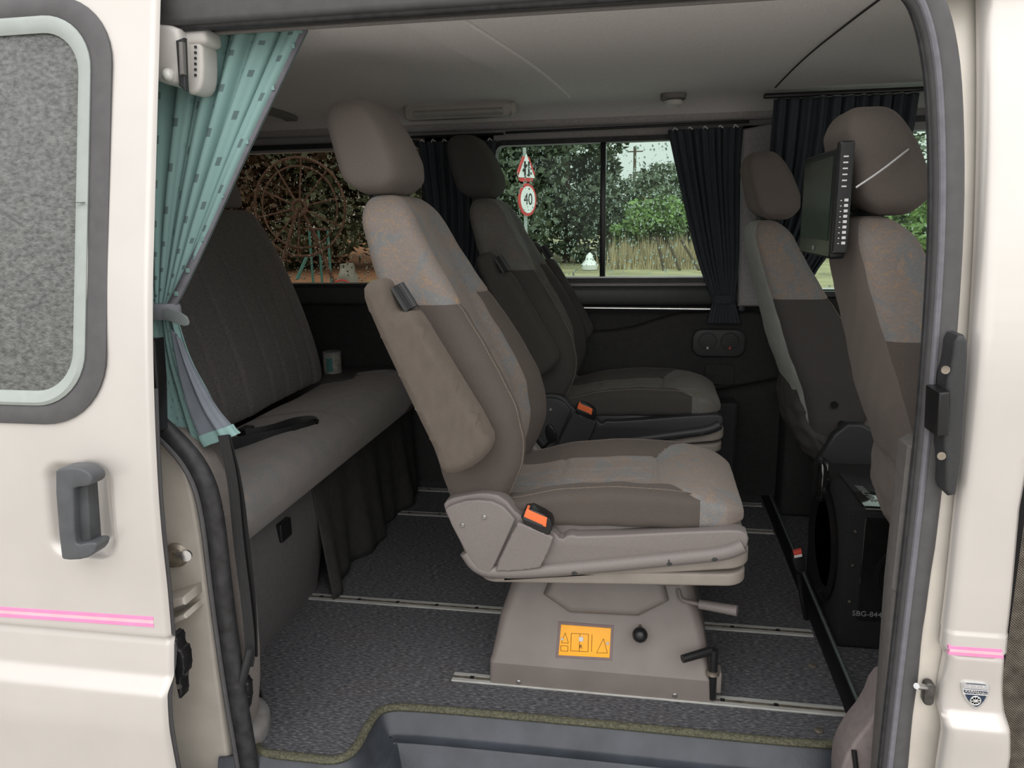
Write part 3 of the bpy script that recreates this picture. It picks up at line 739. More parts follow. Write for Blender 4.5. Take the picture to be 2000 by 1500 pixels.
def backrest(parent, cy, dx=0, dz=0, mats=None, plain=False):
    N = 150 if plain else 260; rows = []
    zs = [.54+.80*i/74 for i in range(75)]
    top = 1.362
    for z in [.54+(top-.54)*i/120 for i in range(121)]:
        xr, xf = rear_x(z), front_x(z)
        w_ = interp([(.54, .225), (.65, .246), (.80, .252), (.95, .238), (1.1, .205), (1.2, .188), (1.28, .175), (1.345, .155)], z)
        k = 1.
        if z > top-.07:
            t = (z-(top-.07))/.07; k = math.sqrt(max(1-t*t, .0004))
        if z < .58: kb = .8+.2*sstep(.54, .58, z)
        else: kb = 1
        mid = xr+(xf-xr)*.5; half = (xf-xr)/2*(.25+.75*k)*kb; w2 = w_*(.55+.45*k)
        bol = interp([(.54, .06), (.75, .10), (1.0, .08), (1.15, .04), (1.35, .016)], z)
        row = []
        for i in range(N):
            c, s = sup(i, N)     # c: lateral (-1 near..1 far), s: +front
            y = cy + c*w2
            x = mid + s*half
            if s > 0:
                x -= bol*(1-sstep(.40, .86, abs(c)))*s*k
                lat = c*w_
                if z < 1.09:
                    x -= .006*math.exp(-((abs(c)-.62)/.022)**2)
                x -= .005*math.exp(-((z-1.085)/.006)**2)*(1 if abs(c) > .62 else 0)
                for b_ in (-.045, .045):
                    if z < .93: x -= .004*math.exp(-((lat-b_)/.005)**2)
                x -= .005*math.exp(-((z-.93)/.006)**2)*(1 if abs(lat) < .14 else 0)
            x += .0015*math.sin(z*47+c*5)*math.sin(c*9+z*31)
            row.append((x+dx, y, z+dz))
        rows.append(row)
    for i0 in (int(N*.375), int(N*.125)):
        tube('piping', [rows[j][i0] for j in range(8, 82, 3)], .0020, seamm, parent, seg=6, it=1)
    def zf(c, fr):
        z = c.z-dz; lat = c.y-cy
        if plain and fr[1] < -.80 and abs(fr[0]) < .97: return 3
        if z > 1.085: return 0
        if fr[1] > 0 and abs(fr[0]) < .62: return 0
        return 1 if lat < 0 else 2
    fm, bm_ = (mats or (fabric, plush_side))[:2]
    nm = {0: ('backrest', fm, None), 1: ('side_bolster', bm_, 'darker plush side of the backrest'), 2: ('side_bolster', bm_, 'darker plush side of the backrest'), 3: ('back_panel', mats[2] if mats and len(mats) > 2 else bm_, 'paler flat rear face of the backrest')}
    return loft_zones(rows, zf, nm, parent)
def headrest(parent, cy, dx=0, dz=0, m=None, hw=.15):
    m = m or plush; rows = []; N = 96
    rx = sinterp([(1.36, -.745), (1.40, -.785), (1.47, -.805), (1.55, -.825), (1.60, -.815)]); fx = sinterp([(1.36, -.665), (1.40, -.638), (1.45, -.640), (1.52, -.668), (1.60, -.715)])
    for j in range(45):
        t = (1-math.cos(math.pi*j/44))/2; z = 1.362+.243*t; k = max((1-abs(2*t-1)**5.5), 0)**(1/4.)
        k = max(k, .03); xr, xf = rx(z), fx(z); mid = (xr+xf)/2; half = (xf-xr)/2*(.10+.90*k); w2 = hw*(1-.16*t**1.5)*(.15+.85*k)
        row = []
        for i in range(N):
            c, s = sup(i, N, .30); y = cy+c*w2; x = mid+s*half
            if s > 0: x += .022*(1-abs(c)**2.2)*s*(1-.5*t)
            row.append((x+dx, y, z+dz))
        rows.append(row)
    return bridge('headrest', rows, m, parent, ang=0)
def cbnd(x): return .56+.38*sstep(.02, .14, x)
def cushion(parent, cy, dx=0, dz=0, mats=None):
    N = 260; rows = []
    X0, X1 = -.40, .245
    crest = sinterp([(-.40, .585), (-.33, .597), (-.293, .607), (-.227, .628), (-.074, .645), (.06, .642), (.149, .632), (.20, .615), (.245, .60)])
    for j in range(120):
        x = X0+(X1-X0)*(1-(1-j/119)**1.25); t = (x-X0)/(X1-X0)
        zt = crest(x); zb = .510+.045*t*.6
        k = 1.
        if x > X1-.055: q = (x-(X1-.055))/.055; k = math.sqrt(max(1-q*q, .0009))
        w_ = interp([(-.40, .225), (-.3, .238), (.0, .245), (.12, .245), (.20, .232), (.245, .21)], x)*(.88+.12*k)
        mid = (zt+zb)/2-.004; half = (zt-zb)/2*(.42+.58*k)
        dish = interp([(-.4, .015), (-.3, .035), (-.1, .048), (.03, .04), (.10, .016), (.16, .004), (.245, 0)], x)
        row = []
        for i in range(N):
            c, s = sup(i, N, .40); y = cy+c*w_; z = mid+s*half; lat = c*w_
            if s > 0:
                z -= dish*(1-sstep(.42, .80, abs(c)))*s
                bnd = cbnd(x)
                if -.36 < x < .135: z -= .007*math.exp(-((abs(c)-bnd)/.02)**2)
                if x < .03:
                    for b_ in (-.045, .045): z -= .006*math.exp(-((lat-b_)/.006)**2)
                if abs(lat) < .15:
                    z -= .006*math.exp(-((x-.03)/.007)**2)+.005*math.exp(-((x+.235)/.007)**2)
            z += .0012*math.sin(x*60+c*6)*math.sin(c*11)
            row.append((x+dx, y, z+dz))
        rows.append(row)
    for i0 in (int(N*.375), int(N*.125)):
        tube('piping', [rows[j][i0] for j in range(6, 88, 4)], .0018, seamm, parent, seg=6, it=1)
    def zf(c, fr):
        x, lat = c.x-dx, c.y-cy
        if x > .135: return 0
        if abs(fr[0]) < cbnd(x) and fr[1] > 0: return 0
        return 1 if lat < 0 else 2
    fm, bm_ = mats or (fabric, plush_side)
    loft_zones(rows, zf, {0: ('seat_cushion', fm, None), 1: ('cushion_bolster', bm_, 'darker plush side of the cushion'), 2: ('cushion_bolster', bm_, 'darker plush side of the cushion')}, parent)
def armrest(parent, cy, side, dx, dz, m, knobm):
    k_ = [(-.668, 1.135), (-.650, 1.158), (-.618, 1.165), (-.600, 1.150), (-.594, 1.115), (-.586, 1.088), (-.572, 1.084), (-.548, 1.090), (-.530, 1.078), (-.465, .968), (-.365, .800), (-.362, .757), (-.400, .715), (-.455, .688), (-.488, .693), (-.503, .738), (-.570, .885), (-.650, 1.07)]
    P = smooth_poly([(x+dx, z+dz) for x, z in k_], 1)
    a, bq = (cy-.345, cy-.262) if side < 0 else (cy+.262, cy+.345)
    o = slab('armrest', P, a, bq, m, parent, r=.026, seg=6, ang=0)
    e = a if side < 0 else bq; s = side
    # pivot between armrest and backrest
    cyl('armrest_pivot', (-.625+dx, cy+s*.27, 1.06+dz), (-.625+dx, cy+s*.17, 1.06+dz), .022, charc, parent)
    # ribbed adjuster
    c = Vector((-.572+dx, 0, 1.118+dz)); ax = Vector((.52, 0, -.85)).normalized(); per = Vector((ax.z, 0, -ax.x))
    ctr = Vector((c.x, cy+s*.305, c.z)); rings = []
    rings = []
    for t in (-.032, .032):
        rr = []
        for j in range(40):
            g = 2*math.pi*j/40; r = .0205 if j % 2 else .0178
            q = ctr+ax*t+per*math.cos(g)*r*.85+Vector((0, 1, 0))*math.sin(g)*r*1.2; rr.append(tuple(q))
        rings.append(rr)
    kn = bridge('ribbed_knob', rings, knobm, o, smooth=False)
    return o
def screw(p, parent, r=.005, ax=(0, 1, 0), m=None):
    a = Vector(ax).normalized()
    lathe('screw', [(.0002, .0), (r, .0), (r, -.002), (r*.75, -.0035), (r*.35, -.0036), (r*.3, -.0015), (.0002, -.0015)], p, a, m or zinc, parent, seg=14)
def captain(name, label, mats=None, shellm=None, arm_both=False):
    g = thing(name, (-.11, NY, .0), label, 'seat', 'swivel seats in the middle of the van')
    sm = shellm or taupe; fm, bm_ = mats or (fabric, plush_side)
    headrest(g, NY, m=(plush if mats is None else plush_shade))
    arm = armfur if mats is None else plush_shade
    tube('headrest_neck', [(-.715, NY-.06, 1.39), (-.71, NY-.06, 1.33)], .022, charc, g, it=0, flat=1)
    tube('headrest_neck', [(-.715, NY+.06, 1.39), (-.71, NY+.06, 1.33)], .022, charc, g, it=0, flat=1)
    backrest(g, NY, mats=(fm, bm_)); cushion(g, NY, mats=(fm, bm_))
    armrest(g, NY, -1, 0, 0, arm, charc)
    if arm_both: armrest(g, NY, 1, .085, .015, arm, charc)
    # side shells
    sp_ = [(-.512, .576), (-.495, .597), (-.44, .612), (-.40, .619), (-.352, .611), (-.312, .560), (-.222, .522), (-.205, .500), (-.185, .518), (-.155, .513), (.19, .552), (.243, .552), (.252, .525), (.235, .492), (.20, .478), (-.34, .386), (-.405, .378), (-.440, .41), (-.475, .50)]
    for s, a, bq in ((-1, NY-.262, NY-.215), (1, NY+.215, NY+.262)):
        sh = slab('side_shell', smooth_poly(sp_, 1), a, bq, sm, g, r=.006)
        # raised recliner cover and lower lip
        e0, e1 = (a-.016, a+.02) if s < 0 else (bq-.02, bq+.016)
        slab('recliner_cover', smooth_poly([(-.503, .570), (-.490, .585), (-.43, .606), (-.36, .602), (-.318, .558), (-.32, .552), (-.385, .405), (-.395, .400), (-.43, .42)], 1), e0, e1, sm, sh, r=.005)
        slab('buckle_housing', smooth_poly([(-.314, .550), (-.308, .550), (-.226, .520), (-.220, .512), (-.250, .440), (-.262, .428), (-.36, .412), (-.375, .418)], 1), e0-.004*(s < 0), e1+.004*(s > 0), sm, sh, r=.004)
        LC = smooth_line([(-.452, .455), (-.425, .412), (-.37, .402), (-.20, .422), (.12, .478), (.20, .493), (.238, .515)], 2)
        tube('shell_lip', [(x, (e0+e1)/2, z) for x, z in LC], .0185, sm, sh, seg=20, it=0, up=(0, 1, 0), flat=1.0)
        if s < 0:
            for x, z in ((-.455, .535), (-.398, .56)): screw((x, e0, z), g, .006)
            for x, z in ((-.17, .424), (.063, .466), (.17, .484)): lathe('plug', [(.0002, .004), (.008, .004), (.0085, 0), (.0002, -.0015)], (x, e0+.0005, z), (0, 1, 0), charc, g, seg=14)
            # seat belt buckle
            bx = basis((.80, 0, -.40), (0, -.25, 1))
            bu = slab('belt_buckle', smooth_poly([(-.308, .556), (-.290, .594), (-.232, .570), (-.222, .545), (-.235, .515), (-.262, .528)], 1), e0-.002, a+.03, blackp, g, r=.004)
            slab('release_button', [(-.298, .562), (-.289, .589), (-.237, .568), (-.240, .543)], e0-.005, a+.01, orange, bu, r=.002)
            slab('tongue_slot', [(-.298, .561), (-.296, .569), (-.247, .549), (-.248, .543)], e0-.0062, a+.01, charc, bu, r=.001)
    box('seat_pan', (-.42, NY-.22, .47), (.19, NY+.22, .535), sm, g, bev=.01)
    # two swivel plates, the upper one tipped
    def plate(nm, z0_, z1_, x0_, x1_, th):
        P = rrect(x0_, x1_, NY-.250, NY+.250, .05, 6)
        return slab(nm, P, -th, 0, taupe_plate, g, r=.007, axis='z', seg=4, lean=lambda x, y: z0_+(z1_-z0_)*(x-x0_)/(x1_-x0_))
    plate('swivel_plate', .402, .490, -.405, .258, .040); plate('swivel_plate', .398, .434, -.425, .252, .034)
    box('swivel_core', (-.30, NY-.14, .33), (.10, NY+.14, .485), taupe_metal, g, bev=.01)
    # pedestal
    rings = []
    for z, xa, xb, ya, yb, r in ((0.001, -.425, .192, -.152, .27, .012), (.068, -.424, .190, -.150, .27, .015), (.080, -.420, .186, -.144, .268, .02), (.185, -.402, .168, -.098, .25, .03), (.20, -.396, .163, -.088, .245, .03), (.33, -.352, .128, -.035, .22, .04), (.385, -.338, .116, -.02, .21, .04)):
        P = rrect(xa, xb, NY+ya, NY+yb, r, 5); rings.append([(x, y, z) for x, y in P])
    ped = bridge('pedestal', rings, taupe_metal, g, ang=22)
    bevel_ok = True
    slab('pedestal_pocket', smooth_poly([(-.295, .208), (-.225, .38), (.035, .38), (.085, .216)], 1), 0, .06, taupe_metal, ped, r=.022, lean=lambda x, z: NY-.088+(z-.2)*.40-.026)
    # amber plate with symbols on the sloping face
    def onface(x, z, o=.0):   # point on the slanted lower face
        return Vector((x, NY-.144+(z-.080)*(.046/.105)-o, z))
    c0, c1, c2, c3 = (-.228, .100), (-.086, .104), (-.084, .176), (-.224, .176)
    pl = slab('warning_plate', smooth_poly([c0, c1, c2, c3], 0), 0, .004, sticker, ped, r=.0015, seg=2, lean=lambda x, z: NY-.144+(z-.080)*(.046/.105)-.0025)
    slab('plate_border', smooth_poly([(-.236, .093), (-.079, .097), (-.077, .183), (-.231, .183)], 0), 0, .003, mat('mauve border', (.17, .12, .12), .5, noise=(30, .1)) if 'mauve border' not in MATS else MATS['mauve border'], ped, r=.001, seg=1, lean=lambda x, z: NY-.144+(z-.080)*(.046/.105)-.0012)
    fy = basis((1, 0, 0), (0, .4, 1))
    def line(x0_, z0_, x1_, z1_, t=.0006):
        a_ = onface(x0_, z0_, .0035); b_ = onface(x1_, z1_, .0035); tube('print', [a_, b_], t, ink, pl, seg=4, it=0)
    for pg in ([(-.221, .132), (-.201, .132), (-.211, .157), (-.221, .132)], [(-.222, .112), (-.202, .112), (-.202, .125), (-.222, .125), (-.222, .112)], [(-.194, .114), (-.146, .115), (-.146, .158), (-.194, .157), (-.194, .114)], [(-.170, .114), (-.170, .157)], [(-.136, .116), (-.136, .158)], [(-.122, .114), (-.092, .116), (-.104, .150), (-.122, .114)]):
        for p, q in zip(pg, pg[1:]): line(*p, *q)
    text('print', 'R', onface(-.166, .126, .0040), .014, fy, ink, pl)
    slab('print', rrect(-.172, -.160, .139, .150, .002), 0, .004, whiteink, pl, r=.0005, seg=1, lean=lambda x, z: NY-.144+(z-.080)*(.046/.105)-.0042)
    for x, z in ((-.219, .141), (-.092, .139)): screw(onface(x, z, .003), pl, .004, (0, 1, -.4), whiteink)
    for u, v in ((1013, 1332), (1318, 1358)): p = PY(u, v, NY-.152); screw((p.x, NY-.152, p.z), ped, .007)
    # ball knob
    kb = PY(1250, 1240, NY-.14); cyl('knob_stem', (kb.x, NY-.05, kb.z), (kb.x, NY-.13, kb.z), .006, steel, g); ball('ball_knob', (kb.x, NY-.14, kb.z), .021, blackp, g)
    # black lever with upright post at the front corner
    a_, b_ = PY(1333, 1287, NY-.18), PY(1388, 1271, NY-.14); cyl('locking_lever', a_, b_, .011, blackp, g, r2=.012)
    ps = PY(1391, 1272, NY-.14); cyl('lever_post', (ps.x+.004, NY-.14, .012), (ps.x+.004, NY-.14, ps.z+.006), .012, blackp, g); lathe('post_collar', [(.012, 0), (.018, 0), (.018, .008), (.012, .010)], (ps.x+.004, NY-.14, .085), (0, 0, 1), steel, g)
    box('lever_bracket', (.18, NY-.145, .03), (.215, NY-.10, .09), taupe_metal, g, bev=.003)
    # grey handle on a bent rod
    h0, h1, h2 = PY(1325, 1152, NY-.06), PY(1330, 1172, NY-.08), PY(1366, 1180, NY-.10)
    tube('release_rod', [h0, h1, h1*.5+h2*.5, h2], .006, taupe_metal, g, it=2); h3 = PY(1440, 1193, NY-.13)
    cyl('release_handle', h2, h3, .0125, taupe, g, r2=.0145)
    return g
near = captain('captain_seat', 'grey brown velour swivel seat nearest the door, on a taupe pedestal with an amber plate')
DIM = (fabric_shade, plush_shade)  # far seat cloths, shade painted into their colours
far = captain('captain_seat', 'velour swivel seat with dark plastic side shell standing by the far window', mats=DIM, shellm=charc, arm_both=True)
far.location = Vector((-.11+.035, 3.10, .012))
# the far seat stands a touch lower on its own pair of rails

# ================================================================== FRONT SEATS (seen from behind)
backcloth = mat('pale grey back cloth', (.33, .34, .315), .9, noise=(30, .1), bump=(400, .4), sheen=.2)
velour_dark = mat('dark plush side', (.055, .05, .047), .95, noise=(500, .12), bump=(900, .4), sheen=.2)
def front_seat(label, x, y, z, rot, name='front_seat', bx=.95, backm=None, side=None):
    g = thing(name, (x, y, -.03), label, 'seat', 'front seats seen from behind')
    dx = x+.60; cy = y
    headrest(g, cy, dx+.06, z, plush, .15)
    tube('headrest_neck', [(-.665+dx, cy, 1.40+z), (-.665+dx, cy, 1.30+z)], .06, charc, g, it=0, flat=.5)
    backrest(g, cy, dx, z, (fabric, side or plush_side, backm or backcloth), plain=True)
    for k in range(5): tube('neck_bellows', [(-.665+dx, cy, 1.335+z+k*.014), (-.665+dx, cy, 1.345+z+k*.014)], .068-.004*(k % 2), charc, g, it=0, seg=18, flat=.6)
    # bulging gathered cover at the foot of the backrest
    rows = []
    for j in range(22):
        t = j/21; zz = .50+.26*t+z; xx = rear_x(.50+.26*t)+dx-.012-.035*math.sin(math.pi*t)**.8
        row = []
        for i in range(56):
            c, s = sup(i, 56, .6); wob = .006*math.sin(i*1.7+t*9)+.005*math.sin(t*23+i*.6)
            row.append((xx+.11+s*.10*(-1)+wob*.6, cy+c*(.235+.01*math.sin(t*7))+wob, zz+.02*math.sin(i*.9)*(1-t)*t*2))
        rows.append(row)
    bridge('gathered_cover', rows, side or plush, g, ang=0)
    cushion(g, cy, dx+.02, z-.02)
    slab('side_shell', smooth_poly([(-.50+dx, .46+z), (-.47+dx, .56+z), (-.36+dx, .56+z), (.18+dx, .55+z), (.2+dx, .46+z)], 1), cy-.262, cy-.21, charc, g, r=.015)
    slab('recliner_shield', smooth_poly([(-.50+dx, .50+z), (-.42+dx, .66+z), (-.33+dx, .66+z), (-.22+dx, .56+z), (-.22+dx, .46+z)], 1), cy-.285, cy-.24, charc, g, r=.010)
    box('seat_box', (bx, cy-.2, -.03), (x+.62, cy+.2, .50+z), charc, g, bev=.02)
    for k in range(2):
        lathe('recliner_bolt', [(.001, -.008), (.012, -.008), (.013, .0), (.001, .002)], (-.44+dx+.03*k, cy-.250, .72-.07*k+z), (0, 1, 0), blackp, g)
    g.rotation_euler = (0, 0, rot)
    return g
SA = front_seat('front seat at right edge with the monitor on its headrest', .585, 1.995, -.075, R_(0), bx=.98, backm=plush)
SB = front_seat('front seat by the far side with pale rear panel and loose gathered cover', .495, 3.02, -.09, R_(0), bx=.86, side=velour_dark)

# ---- monitor on the headrest
mo = thing('headrest_monitor', (.41, 2.0, 1.19), 'black flat screen with rows of white button labels strapped behind the right headrest', 'screen')
MX = .395; my0, my1, mz0, mz1 = 1.815, 2.175, 1.195, 1.435
def skew(P): return P
slab('monitor_case', rrect(my0, my1, mz0, mz1, .012), MX, MX+.034, blackp, mo, r=.006, axis='x')
slab('screen', rrect(my0+.022, my1-.018, mz0+.04, mz1-.016, .004), MX-.0015, MX+.01, screenm, mo, r=.001, axis='x', seg=1)
slab('control_edge', rrect(MX+.002, MX+.034, mz0+.012, mz1+.012, .004), my0-.014, my0+.01, blackp, mo, r=.004)
ym = my0-.0145
for k in range(6): box('button_label', (MX+.012, ym-.0006, mz1-.022-k*.0125), (MX+.012+.010, ym+.002, mz1-.019-k*.0125), whiteink, mo)
for k in range(9):
    z = mz1-.115-k*.0115
    box('button_label', (MX+.020, ym-.0006, z), (MX+.028, ym+.002, z+.006), whiteink, mo); box('button_label', (MX+.012, ym-.0006, z+.001), (MX+.015, ym+.002, z+.003), whiteink, mo)
text('badge_mark', 'HD', (MX-.002, my0+.17, mz0+.018), .014, basis((0, -1, 0), (0, 0, 1)), greyink, mo)
cord = tube('monitor_strap', [PY(1672, 366, 1.80), PY(1720, 334, 1.815), PY(1766, 298, 1.83), PY(1776, 290, 1.86), PY(1779, 286, 2.0)], .0022, whiteink, None, it=1, seg=6)
tag(cord, 'thin white elastic strap stretched across the side of the right headrest', 'strap')

# ================================================================== REAR BENCH
bn = thing('rear_bench', (-1.3, 2.5, 0), 'wide grey velour rear bench along the left, beyond the teal curtain', 'bench')
def bench():
    y0, y1 = 1.74, 3.36; cy = (y0+y1)/2; hw = (y1-y0)/2
    # cushion: rows along y
    rows = []; N = 96
    for j in range(130):
        t = j/129; y = y0+(y1-y0)*t; e = min(t, 1-t)*(y1-y0); k = 1.
        if e < .05: k = math.sqrt(max(1-(1-e/.05)**2, .002))
        row = []
        for i in range(N):
            c, s = sup(i, N, .55)     # c: x (front +)
            x = -1.265+c*.225*(.9+.1*k); top = .618; bot = .405
            z = (top+bot)/2+s*(top-bot)/2*(.35+.65*k)
            if s > 0:
                z += .020*math.sin(math.pi*min(max((c+1)/2, 0), 1))**1*0 - .030*(1-sstep(-.9, .45, c))*s
                # rounded scoops for the sitting places
                for yc in (2.12, 2.95):
                    dd = ((y-yc)/.24)**2+((x+1.33)/.13)**2; z -= .014*math.exp(-dd**2)
                    rr = math.hypot((y-yc)/.30, (x+1.30)/.17); z -= .005*math.exp(-((rr-1)/.03)**2)
                for yc in (2.53,): z -= .014*math.exp(-((y-yc)/.008)**2)
                z -= .006*math.exp(-((x+1.15)/.006)**2)*(1 if abs(y-2.12) > .26 and abs(y-2.95) > .26 else .0)
            else: x -= .03*(abs(s))*(1 if c > 0 else 0)
            row.append((x, y, z))
        rows.append(row)
    bridge('seat_cushion', rows, fabric_dim, bn, ang=0)
    # backrest: rows along y, profile reclined
    rows = []; y0b, y1b = 1.72, 3.14
    for j in range(170):
        t = j/169; y = y0b+(y1b-y0b)*t; e = min(t, 1-t)*(y1b-y0b); k = 1.
        if e < .07: k = math.sqrt(max(1-(1-e/.07)**2, .002))
        row = []
        for i in range(N):
            c, s = sup(i, N, .45)    # c: height, s: front
            z = .60+.375*(1+c) - .045*(1-k)*(1 if c > 0 else 0)*2
            zz = (z-.6)/.75; xf = -1.40-.27*zz+.03*math.sin(math.pi*min(max(zz, 0), 1)); xb = xf-.14
            x = (xf+xb)/2+s*(xf-xb)/2*(.4+.6*k)
            if s > 0:
                for yc in (1.95, 2.07, 2.19, 2.31, 2.66, 2.78, 2.90, 3.02): x -= .010*math.exp(-((y-yc)/.009)**2)*(1-sstep(.74, .82, zz))
                x += .012*math.exp(-((y-2.49)/.10)**2)+.010*math.exp(-((y-3.06)/.05)**2)
                x -= .014*math.exp(-((y-2.46)/.008)**2)
            row.append((x, y, z))
        rows.append(row)
    bridge('backrest', rows, mat('dark velour', (.19, .175, .172), .95, noise=(120, .2), bump=(420, .5), sheen=.2), bn, ang=0)
    for yc in (2.10, 2.965):
        rows = []
        for j in range(25):
            t = j/24; z = 1.355+.145*t; k = max((1-abs(2*t-1)**4)**.5, .05); xm = -1.755-.03*t
            rows.append([(xm+sup(i, 48, .6)[1]*.05*(.5+.5*k), yc+sup(i, 48, .55)[0]*.155*(.7+.3*k)*(1-.1*t), z) for i in range(48)])
        bridge('headrest', rows, MATS['dark velour'], bn, ang=0)
        for s in (-.06, .06): cyl('headrest_post', (-1.74, yc+s, 1.30), (-1.755, yc+s, 1.38), .007, steel, bn)
    # base box and hanging skirt
    slab('bench_base', [(-1.55, 0), (-1.155, 0), (-1.10, .30), (-1.12, .45), (-1.55, .45)], 1.76, 2.36, mat('grey bench base', (.12, .115, .115), .7, noise=(60, .1), bump=(300, .3)), bn, r=.015)
    V, F = [], []; n, mrow = 110, 14
    for i in range(n+1):
        t = i/n; y = 2.28+(3.40-2.28)*t
        for j in range(mrow+1):
            q = j/mrow; z = .46-.46*q+.012*math.sin(t*9)*q + (.05*sstep(.0, .12, t)*0)
            x = -1.115+.035*q+.022*q*math.sin(t*16+1)+.010*math.sin(t*41)*q
            V.append((x, y, max(z, .003)))
    for i in range(n):
        for j in range(mrow): a = i*(mrow+1)+j; F.append((a, a+1, a+mrow+2, a+mrow+1))
    o = mk('skirt', V, F, skirtm, bn); md = o.modifiers.new('s', 'SOLIDIFY'); md.thickness = .003
    o = slab('base_latch', rrect(2.02, 2.09, .33, .39, .006), -1.115, -1.095, blackp, bn, r=.004, axis='x')
    box('console_shelf', (-1.75, 3.16, .44), (-1.05, 3.50, .60), mat('dark shelf', (.085, .075, .075), .6, noise=(30, .1)), bn, bev=.03)
bench()
box('bench_back_box', (-2.2, 1.7, -.0), (-1.62, 3.5, .58), darktrim, bn, bev=.02)
# tin on the shelf
tn = thing('tin_can', (-1.44, 3.30, .60), 'small pale tin with a teal and white label at the far end of the bench', 'can')
tn.location = (-1.455, 3.30, .60)
tcn_ = Vector((-1.455, 3.30, 0))
lathe('can_body', [(.040, .60), (.042, .605), (.042, .60+.085), (.040, .69)], tcn_, (0, 0, 1), mat('pale label', (.38, .38, .33), .5, noise=(60, .35)), tn)
lathe('lid', [(.040, .689), (.043, .690), (.043, .700), (.036, .702), (.001, .700)], tcn_, (0, 0, 1), mat('clear grey lid', (.30, .31, .30), .3, noise=(20, .1)), tn)
V, F = [], []
for k in range(9):
    g_ = R_(-55+k*10); V += [(-1.455+.0426*math.sin(g_), 3.30-.0426*math.cos(g_), .612), (-1.455+.0426*math.sin(g_), 3.30-.0426*math.cos(g_), .675)]
for k in range(6, 8): pass
for k in range(8): F.append((2*k, 2*k+2, 2*k+3, 2*k+1))
mk('label_band', V[:], F[4:], tealpaint, tn)

# ================================================================== CURTAINS
def curtain_mesh(name, rows, m, folds=9, amp=.02, label=None, cat='curtain', ns=150, thick=.003, hem=None, parent=None, ph=0., group=None):
    """rows: list of (z, xL, xR, y, amp scale) top to bottom, each may have zL/zR"""
    V, F, UV = [], [], []; RR = smooth_line([tuple(r) for r in rows], 2); nr = len(RR)
    for j, (zL, zR, xL, xR, y, k) in enumerate(RR):
        for i in range(ns+1):
            s = i/ns; ph2 = s*folds*2*math.pi+ph+.9*math.sin(s*7+1)
            f = math.sin(ph2)+.35*math.sin(ph2*2.3+1.3)
            V.append((xL+(xR-xL)*s+.3*amp*k*math.cos(ph2)*(0 if i in (0, ns) else 1), y+amp*k*f, zL+(zR-zL)*s)); UV.append((s*.62, j/nr*1.0))
    for j in range(nr-1):
        for i in range(ns): a = j*(ns+1)+i; F.append((a, a+1, a+ns+2, a+ns+1))
    o = mk(name, V, F, m, parent, ang=0, uv=UV)
    md = o.modifiers.new('thick', 'SOLIDIFY'); md.thickness = thick
    return o, V, ns, nr
# teal curtain at left, gathered by a tie
tcu = thing('teal_curtain', (-1.1, 1.62, .78), 'teal patterned curtain tied back at the left of the door opening', 'curtain')
up_rows = [(1.7196, 1.7196, -1.38, -0.7717, 1.725, 1.0), (1.6167, 1.6167, -1.3406, -0.8307, 1.71, 1.0), (1.457, 1.457, -1.2925, -0.921, 1.685, 1.0), (1.3, 1.3, -1.245, -1.0033, 1.66, 0.9), (1.1981, 1.1981, -1.2021, -1.0463, 1.63, 0.6), (1.1289, 1.1289, -1.1723, -1.0787, 1.61, 0.35), (1.095, 1.095, -1.155, -1.097, 1.6, 0.22)]
oc, Vc, ns_, nr_ = curtain_mesh('curtain_cloth', up_rows, teal, folds=9, amp=.014, parent=tcu)
# grey edge binding running down the open edge
edge = [Vector(Vc[j*(ns_+1)+ns_]) for j in range(nr_)]
V, F = [], []
for p in edge: V += [(p.x-.012, p.y-.022, p.z), (p.x+.010, p.y-.020, p.z)]
for j in range(len(edge)-1): F.append((2*j, 2*j+1, 2*j+3, 2*j+2))
o = mk('edge_binding', V, F, greenlip, tcu); o.modifiers.new('s', 'SOLIDIFY').thickness = .006
for k in range(9):
    p = edge[1+k*(len(edge)-2)//9]; box('binding_mark', (p.x-.004, p.y-.0265, p.z-.004), (p.x+.003, p.y-.022, p.z+.006), teal, tcu)
low = [(1.10, 1.09, -1.155, -1.085, 1.60, .25), (1.0, .985, -1.165, -1.065, 1.60, .6), (.92, .90, -1.17, -1.02, 1.595, .9), (.82, .80, -1.16, -.975, 1.585, 1.), (.775, .792, -1.14, -.985, 1.585, 1.)]
curtain_mesh('lower_cloth', low, teal, folds=3.2, amp=.014, parent=tcu)
fl_rows = [(1.06, 1.04, -1.085, -1.066, 1.575, .2), (.98, .965, -1.075, -1.032, 1.565, .5), (.88, .88, -1.055, -.982, 1.555, .8), (.815, .84, -1.030, -.945, 1.55, .8), (.800, .835, -1.022, -.938, 1.55, .8)]
curtain_mesh('turned_flap', fl_rows, backlin, folds=1.2, amp=.006, parent=tcu, thick=.004)
curtain_mesh('flap_hem', [(.812, .843, -1.030, -.942, 1.549, .8), (.800, .833, -1.026, -.936, 1.548, .8), (.786, .822, -1.018, -.925, 1.548, .8)], teal, folds=1.2, amp=.006, parent=tcu, thick=.006)
tube('tie_band', [(-1.175, 1.60, 1.108), (-1.16, 1.565, 1.106), (-1.10, 1.56, 1.100), (-1.073, 1.585, 1.096)], .020, mat('grey tie cloth', (.24, .25, .28), .8, noise=(30, .1)), tcu, it=2, flat=.25, up=(0, 1, 0)) if 0 else None
tm = mat('grey tie cloth', (.24, .25, .28), .8, noise=(30, .1))
rings = []
for z, k in ((1.082, .9), (1.088, 1.), (1.112, 1.), (1.118, .9)):
    rings.append([(-1.12+.047*k*math.cos(2*math.pi*i/24), 1.60+.032*k*math.sin(2*math.pi*i/24), z) for i in range(24)])
bridge('tie_band', rings, tm, tcu)
